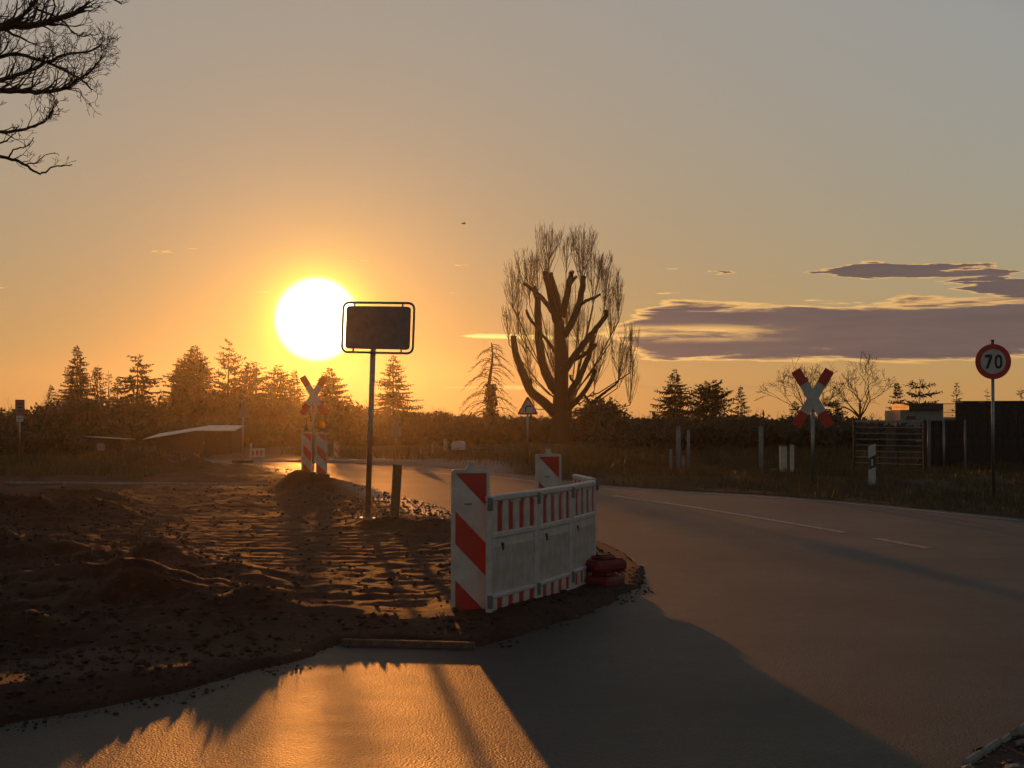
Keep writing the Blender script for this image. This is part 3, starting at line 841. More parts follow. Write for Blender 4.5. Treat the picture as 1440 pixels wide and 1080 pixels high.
# --- half-dead conifer with ivy
def ivy_conifer():
    rn = random.Random(81); d = 96; px = 690; top = 482
    x0 = (px - 720.0) * d / F; H = EYE + (HOR - top) * d / F
    t = thing('dead_conifer', 'bare conifer with arching leafless boughs and ivy-wrapped trunk', 'tree', (x0, d, 0))
    tr = MB(); br = MB(); iv = MB()
    pts = [Vector((.12 * math.sin(i * .9), 0, H * i / 10 - (.05 if i == 0 else 0))) for i in range(11)]
    tr.tube(pts, [.22 * (1 - .085 * i) for i in range(11)], 7)
    for i in range(58):
        f = .24 + .75 * (i / 58) ** .9; z = H * f
        an = rn.uniform(0, 6.28); L = (1.95 * (1 - f) ** .55 + .35) * rn.uniform(.75, 1.15)
        h = Vector((math.cos(an), math.sin(an) * .9, 0)); path = []
        for k in range(7):
            s = k / 6
            path.append(Vector((pts[min(10, int(f * 10))].x, 0, z)) + h * L * s + Vector((0, 0, L * (.55 * s - .95 * s * s + rn.uniform(-.02, .02)))))
        br.tube(path, [.032 * (1 - .12 * k) for k in range(7)], 3, False)
        for k in range(2, 7):
            for q in range(2):
                dv = (h + Vector((rn.uniform(-.8, .8), rn.uniform(-.8, .8), rn.uniform(-.7, .1)))).normalized()
                br.tube([path[k], path[k] + dv * .14, path[k] + dv * .26 + Vector((0, 0, -.08))], [.012, .009, .005], 3, False)
    for i in range(900):
        f = rn.random() ** 1.2; z = H * (.02 + .55 * f); rr = (.34 + .45 * (1 - f) * (.5 + noise.noise((z * 1.5, 3, 1)))) * rn.random() ** .5
        an = rn.uniform(0, 6.28); p = Vector((rr * math.cos(an), rr * math.sin(an), z)); a = jitter(rn, 1).normalized(); b = a.orthogonal().normalized(); s = rn.uniform(.06, .15)
        iv.add([tuple(p - a * s), tuple(p + b * s * .6), tuple(p + a * s), tuple(p - b * s * .6)], [(0, 1, 2, 3)])
    for i in range(500):
        z = H * rn.uniform(.0, .22); rr = rn.random() ** .5 * 1.0 * (1 - z / H * 2.0); an = rn.uniform(0, 6.28)
        p = Vector((-.25 + rr * math.cos(an), rr * math.sin(an), z)); a = jitter(rn, 1).normalized(); b = a.orthogonal().normalized(); s = rn.uniform(.07, .16)
        iv.add([tuple(p - a * s), tuple(p + b * s * .6), tuple(p + a * s), tuple(p - b * s * .6)], [(0, 1, 2, 3)])
    tr.build('trunk', M_BARK, t, True); br.build('boughs', M_TWIG, t); iv.build('ivy', M_LEAF, t)
ivy_conifer()

# --- pollarded tree : limbs laid out one by one
def pollard():
    d = 75.0; x0 = (790 - 720.0) * d / F
    t = thing('pollarded_tree', 'big pollarded tree with thick sawn-off limbs', 'tree', (x0, d, 0))
    def q(px, py, dy=0.0): v = wp(px, py, d); return Vector((v.x - x0, dy, v.z))
    s = d / F
    tr = MB()
    tr.tube([q(787, 632), q(787, 615), q(788, 590), q(788, 560), q(789, 520), q(788, 480), q(786, 450, .1)], [.62, .50, .42, .37, .32, .29, .25], 12)
    tr.build('trunk', M_BARK, t, True)
    rn = random.Random(5)
    limbs = [  # (points, start radius px, end radius px, depth drift)
        ([(784, 584), (765, 566), (745, 548), (733, 520), (725, 495), (722, 473)], 9, 4.5, -.7),
        ([(744, 546), (746, 533)], 4, 3, .2),
        ([(783, 552), (770, 530), (761, 500), (757, 460), (756, 420), (750, 402)], 8.5, 4.5, .5),
        ([(758, 464), (745, 448), (740, 436)], 3, 2, -.3),
        ([(783, 500), (772, 482), (760, 468)], 3, 2.5, .3),
        ([(783, 452), (777, 425), (771, 400), (766, 382)], 7, 4.6, -.4),
        ([(778, 440), (764, 420), (750, 407), (737, 397)], 4.5, 2.6, .5),
        ([(787, 452), (784, 420), (778, 398), (774, 383)], 6, 3.6, .3),
        ([(790, 446), (797, 415), (802, 390), (804, 382)], 6, 3.6, -.2),
        ([(801, 400), (807, 392), (812, 388)], 3.4, 2.4, .2),
        ([(793, 472), (806, 450), (815, 425), (820, 400), (821, 388)], 6.5, 4.2, .5),
        ([(816, 428), (828, 421), (838, 417), (845, 413)], 3, 1.8, .2),
        ([(793, 524), (808, 500), (824, 480), (838, 462), (850, 447), (852, 438)], 6, 3.4, -.5),
        ([(806, 506), (820, 500), (832, 490), (838, 485)], 3.8, 3.2, .2),
        ([(792, 566), (806, 545), (820, 520), (830, 495), (835, 470)], 6.5, 3.2, .6),
        ([(808, 540), (803, 532), (802, 527)], 2.4, 1.6, .1),
        ([(794, 580), (810, 565), (822, 550), (832, 532), (836, 520)], 5, 3, -.7),
        ([(838, 562), (850, 552), (862, 543), (869, 536)], 2.4, 1.6, -.5),
        ([(820, 553), (830, 566), (838, 562)], 2.2, 2.2, -.4),
    ]
    for pts, r0, r1, dy in limbs:
        mb = MB(); P = []; Rr = []
        # smooth the polyline
        V = [q(a, b, 0) for a, b in pts]
        V = [v + Vector((0, dy * i / (len(V) - 1), 0)) for i, v in enumerate(V)]
        for i in range(len(V) - 1):
            a0 = V[max(i - 1, 0)]; a1 = V[i]; a2 = V[i + 1]; a3 = V[min(i + 2, len(V) - 1)]
            for k in range(4):
                u = k / 4
                P.append(.5 * ((2 * a1) + (a2 - a0) * u + (2 * a0 - 5 * a1 + 4 * a2 - a3) * u * u + (3 * a1 - a0 - 3 * a2 + a3) * u ** 3))
        P.append(V[-1])
        for i in range(len(P)):
            f = i / (len(P) - 1); r = (r0 + (r1 - r0) * f) * s * .86
            Rr.append(r * (1 + .10 * noise.noise((i * .8, r0, dy))) * (1.16 if f > .96 and r1 > 3 else 1))
        P = [p + jitter(rn, .02) for p in P]
        mb.tube(P, Rr, 8)
        limb = mb.build('limb', M_BARK, t, True)
        if r1 >= 2.5:
            c = MB(); e = P[-1]; dv = (P[-1] - P[-2]).normalized()
            c.tube([e + dv * .003, e + dv * .018], [Rr[-1] * .9, Rr[-1] * .86], 9)
            c.build('sawn_end', M_CUT, limb)
    # water shoots from the sawn ends and the crook
    sh = MB()
    for (a, b, n_) in ((722, 473, 5), (750, 402, 6), (766, 382, 5), (821, 388, 5), (852, 445, 16), (744, 545, 6), (838, 485, 5), (803, 530, 4), (737, 397, 4)):
        for k in range(n_):
            p = q(a, b); grow(sh, rn, p, Vector((rn.uniform(-.7, .7), rn.uniform(-.6, .6), rn.uniform(.2, 1))), rn.uniform(.2, .45), .012, 1, .3, .4, (2, 2), .7, .6, 0, 3, .005)
    tag(sh.build('shoots', M_TWIG, t), kind='stuff')
pollard()


def poplar():
    """fine upright bare crown standing behind the pollard"""
    rn = random.Random(91); d = 84.0; x0 = (800 - 720.0) * d / F
    t = thing('bare_poplar', 'fine-twigged upright leafless poplar rising behind the pollard', 'tree', (x0, d, 0))
    def q(px, py, dy=0.0): v = wp(px, py, d); return Vector((v.x - x0, dy, v.z))
    tr = MB(); cr = MB()
    tr.tube([(0, 0, -.05), q(800, 590), q(801, 560)], [.2, .17, .15], 7)
    # (foot of tuft, tip, half width px, shoots)
    tufts = [((770, 395), (772, 318), 22, 30), ((818, 400), (820, 318), 24, 34), ((745, 430), (742, 350), 20, 26), ((730, 470), (722, 385), 18, 22), ((852, 430), (857, 365), 18, 26), ((840, 395), (845, 360), 16, 16),
             ((860, 480), (864, 395), 14, 20), ((870, 545), (880, 470), 20, 26), ((885, 570), (889, 500), 12, 12), ((745, 530), (735, 440), 22, 24), ((775, 540), (772, 440), 22, 26), ((815, 500), (812, 420), 25, 30), ((835, 550), (840, 470), 22, 26), ((752, 575), (738, 500), 18, 18), ((758, 425), (756, 345), 16, 14), ((796, 385), (798, 332), 12, 10), ((836, 430), (834, 340), 16, 14), ((872, 450), (868, 385), 12, 12), ((722, 435), (719, 372), 12, 10), ((800, 470), (796, 390), 18, 14), ((884, 525), (886, 455), 12, 12), ((716, 485), (712, 430), 10, 9)]
    for (fx, fy), (tx, ty), wd, n_ in tufts:
        n_ = int(n_ * 1.8)
        dy = rn.uniform(-1.2, 1.2)
        foot = q(fx, fy, dy); top = q(tx, ty, dy * 1.2); L = (top - foot).length
        st = q(800 + rn.uniform(-3, 3), rn.uniform(560, 585))
        mid = st.lerp(foot, .5) + Vector((0, 0, -.25))
        cr.tube([st, mid, foot], [.055, .045, .03], 4, False)
        for k in range(n_):
            an = rn.uniform(0, 6.28); w_ = wd * d / F * rn.random() ** .5
            f0 = rn.uniform(0, .45)
            p0 = foot.lerp(top, f0) + Vector((math.cos(an), math.sin(an), 0)) * w_ * .25 * rn.random()
            p2 = p0.lerp(top, rn.uniform(.55, 1.0)) + Vector((math.cos(an) * w_, math.sin(an) * w_, 0))
            p1 = p0.lerp(p2, .45) + Vector((math.cos(an), math.sin(an), -.2)) * w_ * .25
            cr.tube([p0, p1, p2], [.012, .009, .005], 3, False)
            for j in range(7):
                f = rn.uniform(.2, .95); b = p1.lerp(p2, f)
                cr.tube([b, b + Vector((rn.uniform(-.16, .16), rn.uniform(-.16, .16), rn.uniform(.12, .40)))], [.006, .0035], 3, False)
        cr.tube([foot, foot.lerp(top, .6) + jitter(rn, .08), top], [.028, .014, .004], 3, False)
    tr.build('trunk', M_BARK, t, True); cr.build('crown', M_TWIG, t)
poplar()

# --- near bare tree reaching in from the left, trunk out of view
def near_tree():
    rn = random.Random(17); d = 14.0; x0 = -7.6
    t = thing('roadside_tree', 'near leafless tree with dark crooked twigs reaching over from the side', 'tree', (x0, d, hz(x0, d) - .05))
    z0 = t.location.z
    def q(px, py, dy=0.0): v = wp(px, py, d); return Vector((v.x - x0, dy, v.z - z0))
    tr = MB(); cr = MB()
    tr.tube([(0, 0, -.2), (0.05, 0, .8), (.0, .05, 2.2), (.1, 0, 3.6), (.05, .1, 5.2), (.15, 0, 7.5)], [.30, .24, .22, .20, .17, .10], 10)
    def limb(pts, r0, r1, dy0, dy1, kids, klen, depth=3, kup=.18):
        V = [q(a, b, dy0 + (dy1 - dy0) * i / (len(pts) - 1)) for i, (a, b) in enumerate(pts)]
        P = []
        for i in range(len(V) - 1):
            a0 = V[max(i - 1, 0)]; a1 = V[i]; a2 = V[i + 1]; a3 = V[min(i + 2, len(V) - 1)]
            for k in range(5):
                u = k / 5
                P.append(.5 * ((2 * a1) + (a2 - a0) * u + (2 * a0 - 5 * a1 + 4 * a2 - a3) * u * u + (3 * a1 - a0 - 3 * a2 + a3) * u ** 3) + jitter(rn, .008))
        P.append(V[-1]); n = len(P)
        rad = [r0 + (r1 - r0) * (i / (n - 1)) ** .8 for i in range(n)]
        cr.tube(P, rad, 5, False)
        for k in range(int(kids * 1.5)):
            i = rn.randint(int(n * .35), n - 1); f = i / (n - 1)
            tg = (P[min(i + 1, n - 1)] - P[max(i - 1, 0)]).normalized()
            dv = (tg * rn.uniform(.5, 1.1) + Vector((rn.uniform(-.2, .5), rn.uniform(-.9, .9), rn.uniform(-.45, .9)))).normalized()
            grow(cr, rn, P[i], dv, klen * rn.uniform(.4, 1.0) * (1.1 - .75 * f), max(.0035, rad[i] * .5), depth, kup, .62, (2, 2), .72, .85, 0, 4, .0022)
    stem = (-452, 40)
    limb([(-470, 120), (-250, 60), (-60, 35), (40, 24), (85, 8), (102, -6)], .055, .020, 0, .3, 22, .42)
    limb([(-460, 150), (-250, 130), (-80, 100), (0, 60), (60, 30), (110, -30)], .045, .012, 0, -.6, 18, .40)
    limb([(-470, 200), (-250, 165), (-80, 132), (0, 127), (50, 129), (85, 128), (112, 115), (135, 100), (147, 86)], .045, .006, .1, -.2, 30, .34)
    limb([(-460, 180), (-200, 120), (-60, 90), (0, 68), (50, 75), (92, 96), (105, 108)], .035, .007, -.1, .5, 22, .30)
    limb([(-460, 190), (-200, 140), (-50, 110), (0, 106), (40, 90), (80, 70), (118, 62), (132, 52)], .038, .005, 0, .2, 26, .30)
    limb([(-460, 230), (-220, 195), (-60, 182), (10, 178), (45, 170), (62, 158), (70, 142)], .028, .005, .2, .1, 16, .22)
    limb([(-460, 260), (-220, 215), (-50, 208), (0, 202), (20, 196), (34, 182)], .020, .004, .1, -.2, 7, .16, 2)
    limb([(-460, 275), (-220, 225), (-60, 215), (8, 221), (32, 230), (52, 242), (70, 232), (95, 228)], .026, .005, -.1, .1, 4, .20, 2)
    limb([(8, 221), (20, 208), (36, 204), (45, 192)], .010, .004, .0, .0, 2, .10, 1)
    limb([(32, 230), (50, 228), (62, 216), (76, 215)], .008, .003, .0, .0, 2, .10, 1)
    limb([(-455, -60), (-250, -75), (-50, -40), (60, -30), (140, -8), (160, 0), (176, 11)], .03, .006, .2, -.2, 4, .25, 2)
    limb([(40, 2), (75, 18), (92, 36), (105, 40), (125, 38)], .012, .004, .2, .2, 6, .16, 2)
    tr.build('trunk', M_BARK, t, True); cr.build('branches', M_BARK, t)
near_tree()

# ================================================================== beacons and barrier panels
def beacon(label, x, y, rz, z=None, lamp=False, lamp_rz=0.0, group=None, scale=1.0, slot=True):
    """striped traffic beacon : panel, red stripes, top handle, foot, optional warning lamp"""
    z0 = hz(x, y) if z is None else z
    t = thing('traffic_beacon', label, 'beacon', (x, y, z0), rz, group)
    t.scale = (scale,) * 3
    W, Hh, T, b0 = .28, 1.03, .05, .085
    p = MB()
    # shell with raised rim
    o = rrect(W, Hh, .02, 4, 0, b0 + Hh / 2); i_ = rrect(W - .045, Hh - .05, .012, 4, 0, b0 + Hh / 2)
    n = len(o)
    for sgn in (-1, 1):
        y1, y2 = sgn * T / 2, sgn * (T / 2 - .008)
        vs = [(a, y1, c) for a, c in o] + [(a, y1, c) for a, c in i_] + [(a, y2, c) for a, c in i_]
        fs = []
        for k in range(n):
            j = (k + 1) % n
            fs += [(k, j, j + n, k + n), (k + n, j + n, j + 2 * n, k + 2 * n)]
        fs.append(tuple(range(2 * n, 3 * n)))
        if sgn > 0: fs = [f[::-1] for f in fs]
        p.add(vs, fs)
    p.add([(a, -T / 2, c) for a, c in o] + [(a, T / 2, c) for a, c in o], [(k, k + n, (k + 1) % n + n, (k + 1) % n) for k in range(n)])
    # neck into the foot
    p.box((0, 0, .05), (.10, .040, .10))
    pan = p.build('panel', M_WHITE, t)
    hw = (W - .05) / 2; zb = b0 + .028; zt = b0 + Hh - .028
    base = [(-hw, zb), (hw, zb), (hw, zt), (-hw, zt)]
    for c0, c1 in ((zt, 9), (zb + .50 * .97, zb + .735 * .97), (-9, zb + .235)):
        q = clip_half(base, 1, 1, -(c0 - hw)); q = clip_half(q, -1, -1, (c1 - hw))
        if len(q) >= 3:
            for sgn in (-1, 1):
                mb = MB(); yy_ = sgn * (T / 2 - .008)
                qq = q if sgn < 0 else [(-a, c) for a, c in q][::-1]
                mb.prism(qq, min(yy_, yy_ + sgn * .003), max(yy_, yy_ + sgn * .003))
                mb.build('stripe', M_FILMR, pan)
    h = MB(); zt2 = b0 + Hh
    h.prism([(-.045, zt2 - .005), (.045, zt2 - .005), (.022, zt2 + .022), (.022, zt2 + .055), (-.022, zt2 + .055), (-.022, zt2 + .022)], -.018, .018)
    h.build('handle', M_WHITE, t)
    if slot:
        s = MB(); s.box((-.02, -T / 2 + .006, zb + .76), (.055, .003, .012)); s.build('maker_mark', M_GREYM, pan)
    f = MB()
    f.box((0, 0, .045), (.40, .80, .09), None, .03)
    f.box((0, .24, .105), (.20, .10, .03), None, .01); f.box((0, -.24, .105), (.20, .10, .03), None, .01)
    f.build('foot', M_RUB, t)
    if lamp:
        l = MB(); l.box((0, 0, zt2 + .075), (.13, .07, .09), None, .015); lb = l.build('lamp_housing', M_YEL, t)
        c = Vector((0, 0, zt2 + .185)); rot = Matrix.Rotation(lamp_rz, 3, 'Z')
        g = MB(); prof = [(-.048, .004), (-.045, .030), (-.038, .066), (-.022, .090), (.0, .094)]
        g.tube([c + rot @ Vector((0, a, 0)) for a, r in prof], [r for a, r in prof], 18, False)
        g.build('lens', M_AMBER, lb, True)
        rg = MB(); rg.tube([c + rot @ Vector((math.cos(a) * .098, 0, math.sin(a) * .098)) for a in [k * 6.2832 / 20 for k in range(21)]], .009, 6, False)
        rg.build('lens_ring', M_YEL, lb, True)
    return t

xb, yb = gp(661, 876)
beacon('near red and white striped beacon joined to the folding barrier', xb, 11.25, R(12), z=-.06).scale = (1, 1, 1.05)
beacon('striped beacon half hidden behind the folding barrier', (771 - 720) * 16.4 / F, 16.4, R(20), z=-.02)
beacon('striped beacon with round amber warning lamp on the spoil heap', (452.5 - 720) * 38.3 / F, 38.3, R(6), lamp=True, z=-.03, slot=False)
beacon('striped beacon turned sideways with its lamp seen edge-on', (431.5 - 720) * 38.9 / F, 38.9, R(38), lamp=True, lamp_rz=R(62), z=-.03, slot=False)
beacon('small dim striped beacon beyond the road bend by the verge', (470 - 720) * 53 / F, 53.5, R(35), z=-.02, scale=.55, slot=False)
beacon('small dim striped beacon beside the lidded cabinet', (626.5 - 720) * 57 / F, 57, R(40), z=.05, scale=.52, slot=False)


def panel_mesh():
    """parts of one folding barrier panel : 1 m wide, local x along it, front = -y"""
    P = {}
    W = 1.0
    fr = MB()
    fr.box((W / 2, 0, .9725), (W, .05, .055), None, .012)          # top rail
    fr.box((W / 2, 0, .675), (W - .08, .046, .05), None, .01)       # middle rail
    fr.box((W / 2, 0, .190), (W - .08, .046, .035), None, .008)     # lower rail
    fr.box((W / 2, 0, .035), (W, .052, .05), None, .01)             # bottom rail
    fr.box((.022, 0, .50), (.042, .044, .89), None, .01); fr.box((W - .022, 0, .50), (.042, .044, .89), None, .01)
    for i in range(6): fr.box((.10 + i * .16, -.027, .935), (.05, .006, .012))
    P['frame'] = (fr, M_WHITE)
    bars = []
    for i in range(4):
        bars.append((.115 + i * .235 + .065, .115))
    P['bars'] = bars
    pl = MB(); pl.box((W / 2, .004, .43), (W - .10, .018, .445))
    for i in range(30): pl.box((.075 + i * .0293, -.0075, .40), (.011, .007, .36))
    P['plate'] = (pl, M_WHITE)
    return P

PM = panel_mesh()
PBASE = {}
def shared(key, mb, m, name):
    o = mb.build(name, m); PBASE[key] = o.data; bpy.data.objects.remove(o)
    return PBASE[key]
shared('frame', PM['frame'][0], M_WHITE, 'frame'); shared('plate', PM['plate'][0], M_WHITE, 'infill_plate')
q_ = MB(); q_.box((0, 0, 0), (.115, .030, .27), None, .006); shared('wbar', q_, M_WHITE, 'upright_slat')
q_ = MB(); q_.box((0, 0, 0), (.115, .012, .27)); shared('rbar', q_, M_FILMR, 'red_slat')
q_ = MB(); q_.box((0, 0, 0), (.112, .026, .128), None, .004); shared('wlow', q_, M_WHITE, 'lower_slat')
q_ = MB(); q_.box((0, 0, 0), (.112, .012, .128)); shared('rlow', q_, M_FILMR, 'red_lower_slat')
q_ = MB(); q_.box((0, 0, 0), (.045, .012, .060), None, .004); shared('latch', q_, M_BLACK, 'dark_hand_hole')  # black block standing in for the dark of the opening
q_ = MB(); q_.box((0, 0, 0), (.050, .010, .012), None, .003); shared('lip', q_, M_WHITE, 'hand_hole_lip')
q_ = MB(); q_.tube([(0, 0, -.05), (0, 0, .05)], .022, 8); shared('hinge', q_, M_GREYM, 'hinge')


def child(key, name, parent, loc):
    o = bpy.data.objects.new(name, PBASE[key]); COL.objects.link(o); o.parent = parent; o.location = loc
    return o


def barrier_panel(label, a, b, z):
    dv = Vector(b) - Vector(a); ang = math.atan2(dv.y, dv.x)
    t = thing('folding_barrier', label, 'barrier', (a[0], a[1], z), ang, 'folding barrier round the dug-out corner')
    t.scale = (dv.length - .012, 1, .915)
    child('frame', 'frame', t, (0, 0, 0)); child('plate', 'infill_plate', t, (0, 0, 0))
    for i in range(8):
        x = .102 + i * .1137
        child('wbar' if i % 2 == 0 else 'rbar', 'upright_slat' if i % 2 == 0 else 'red_slat', t, (x, 0 if i % 2 == 0 else .004, .822))
        child('wlow' if i % 2 == 0 else 'rlow', 'lower_slat' if i % 2 == 0 else 'red_lower_slat', t, (x, 0 if i % 2 == 0 else .004, .115))
    child('latch', 'dark_hand_hole', t, (.28, -.008, .575)); child('lip', 'hand_hole_lip', t, (.28, -.016, .612))
    child('hinge', 'hinge', t, (-.006, -.022, .93)); child('hinge', 'hinge', t, (-.006, -.022, .16))
    return t
B0 = (-.175, 11.12); B1 = (.185, 11.98); B2 = (.485, 12.86); B3 = (.735, 13.78); B4 = (.60, 14.76)
barrier_panel('white folding barrier panel with red slats joined to the near beacon', B0, B1, .012)
barrier_panel('middle white barrier panel between two other panels', B1, B2, .012)
barrier_panel('white barrier panel ending at the stacked red feet', B2, B3, .012)
barrier_panel('far barrier panel folded back behind the front three', B3, B4, .03)


def foot_block(label, x, y, rz, z):
    mb = MB(); mb.box((0, 0, .05), (.38, .26, .10), None, .03); mb.box((0, 0, .115), (.17, .16, .04), None, .015)
    t = thing('plastic_weight', label, 'weight', (x, y, z), rz, 'red plastic feet at the barrier end')
    mb.build('block', M_REDP, t)
    s = MB(); s.box((0, 0, .139), (.14, .05, .012)); s.build('socket', M_BLACK, t)
    g_ = MB(); g_.box((.14, 0, .104), (.05, .16, .014), None, .004); g_.build('grip', M_REDP, t)
foot_block('lower red plastic foot lying under another at barrier end', .80, 13.45, R(64), .005)
foot_block('upper red plastic foot stacked crosswise at barrier end', .80, 13.50, R(40), .142)

# ================================================================== blank town sign, post, speed sign
def town_sign():
    x, y = gp(517, 741); z = hz(x, y)
    t = thing('town_sign', 'blank-backed rectangular sign in rounded tube frame on leaning post', 'sign', (x, y, z), R(-20))
    lean = R(2.0)
    t.rotation_euler = (0, lean, R(-20))
    d = y; s = d / F
    zb = EYE + (HOR - 496) * s - z; zt = EYE + (HOR - 426) * s - z
    W = 1.05; cx = .085; H = zt - zb; cz = (zb + zt) / 2
    p = MB(); p.tube([(0, 0, -.15), (0, 0, zt - .06)], .038, 12); p.build('post', M_GALV, t, True)
    f = MB(); pts = [(cx + a - 0, -.055, c) for a, c in rrect(W, H, .085, 6, 0, cz)]
    f.tube([Vector(q) for q in pts] + [Vector(pts[0]), Vector(pts[1])], .0165, 8, False); fr = f.build('frame', M_GREYM, t, True)
    b = MB(); b.prism(rrect(W - .095, H - .095, .05, 6, cx, cz), -.058, -.052); b.build('plate', M_GREYM, t)
    for sx in (-1, 1):
        for sz in (-1, 1):
            c = MB(); c.box((cx + sx * (W / 2 - .17), -.055, cz + sz * (H / 2 - .03)), (.022, .012, .065)); c.build('clip', M_GREYM, fr)
    for zz in (cz + H * .28, cz - H * .28):
        c = MB(); c.box((0, -.03, zz), (.11, .05, .035), None, .006); c.build('clamp', M_GALV, t)
    # base plate with studs
    c = MB(); c.box((0, 0, .012), (.26, .26, .024)); bp = c.build('base_plate', M_GALV, t)
    for sx in (-1, 1):
        for sy in (-1, 1):
            c = MB(); c.tube([(sx * .095, sy * .095, .02), (sx * .095, sy * .095, .10)], .013, 8); c.tube([(sx * .095, sy * .095, .024), (sx * .095, sy * .095, .05)], .024, 6); c.build('stud', M_GALV, bp)
town_sign()

def stub_post():
    x, y = gp(555, 742); t = thing('timber_post', 'short square weathered timber post beside the blank sign', 'post', (x, y, hz(x, y)))
    t.rotation_euler = (0, R(3.5), R(18))
    m = MB(); m.box((0, 0, .31), (.105, .105, .76), None, .008); m.build('shaft', M_WOOD, t)
    m = MB(); m.box((0, 0, .695), (.112, .112, .012), None, .004); m.build('cap', M_WOOD, t)
stub_post()


def speed_sign():
    x, y = gp(1397, 702); z = hz(x, y)
    t = thing('speed_limit_sign', 'round red-rimmed speed limit sign reading 70 on tall pole', 'sign', (x, y, z), R(-4))
    s = y / F; cz = EYE + (HOR - 508.5) * s - z; Rr = 24.8 * s
    p = MB(); p.tube([(0, .04, -.2), (0, .04, cz + Rr + .06)], .030, 10); p.build('pole', M_GALV, t, True)
    p = MB(); p.tube([(0, .04, cz + Rr + .058), (0, .04, cz + Rr + .078)], .034, 10); p.build('pole_cap', M_DARKM, t, True)
    def circ(r, n=48): return [(r * math.cos(2 * math.pi * k / n), cz + r * math.sin(2 * math.pi * k / n)) for k in range(n)]
    m = MB(); m.prism(circ(Rr), -.004, .004); disc = m.build('disc', M_FILMR, t)
    m = MB(); m.prism(circ(Rr * .70), -.008, -.004); face = m.build('white_face', M_FILMW, disc)
    h = Rr * .40; wv = Rr * .105
    def stroke(poly, nm): m = MB(); m.prism(poly, -.012, -.008); m.build(nm, M_BLACK, face)
    x7 = -Rr * .26
    stroke([(x7 - h * .52, cz + h * .58), (x7 + h * .08, cz + h * .58), (x7 - h * .40, cz - h), (x7 - h * .03, cz - h), (x7 + h * .52, cz + h * .62), (x7 + h * .52, cz + h), (x7 - h * .52, cz + h)], 'digit_seven')
    m = MB(); n = 28; x0 = Rr * .29; vs = []; fs = []
    for k in range(n):
        a = 2 * math.pi * k / n; ca = math.copysign(abs(math.cos(a)) ** .8, math.cos(a)); sa = math.copysign(abs(math.sin(a)) ** .8, math.sin(a))
        for r1, r2 in ((h * .54, h), (h * .22, h * .66)):
            for yy_ in (-.012, -.008): vs.append((x0 + r1 * ca, yy_, cz + r2 * sa))
    for k in range(n):
        j = (k + 1) % n; a, b = 4 * k, 4 * j
        fs += [(a, a + 2, b + 2, b), (a + 2, a + 3, b + 3, b + 2), (a, b, b + 1, a + 1)]
    m.add(vs, fs); m.build('digit_zero', M_BLACK, face)
    for zz in (cz + Rr * .5, cz - Rr * .5):
        m = MB(); m.box((0, .025, zz), (.10, .035, .03)); m.build('clamp', M_GALV, t)
speed_sign()


def crossbuck(label, px, base, cpy, half_h, rz, red, sx=1.0):
    x, y = gp(px, base); z = hz(x, y); s = y / F
    t = thing('railway_crossbuck', label, 'crossbuck', (x, y, z), rz, 'crossing signs either side of the track')
    cz = EYE + (HOR - cpy) * s - z; L = 1.36 * half_h; Wd = .205
    p = MB(); p.tube([(0, .05, -.2), (0, .05, cz + .15)], .038, 10); p.build('post', M_GALV, t, True)
    for k, sg in enumerate((-1, 1)):
        rot = Matrix.Rotation(sg * R(31), 3, 'Y'); yy_ = -.012 * k
        a = MB(); a.box((0, yy_, cz), (Wd, .010, L), rot); arm = a.build('arm', M_FILMW, t)
        for e in (-1, 1):
            q = MB(); c = rot @ Vector((0, 0, e * (L / 2 - .165))); q.box((c.x, yy_, cz + c.z), (Wd + .003, .0135, .334), rot); q.build('red_tip', M_FILMR, arm)
    c = MB(); c.box((0, .02, cz), (.12, .05, .10)); c.build('bracket', M_GALV, t)
crossbuck('red-tipped white crossbuck standing on the grass verge', 1143, 686, 560, 1.0, R(-8), True)
crossbuck('backlit crossbuck behind the two lamp beacons below the sun', 441, 652.5, 556, 1.0, R(8), True)


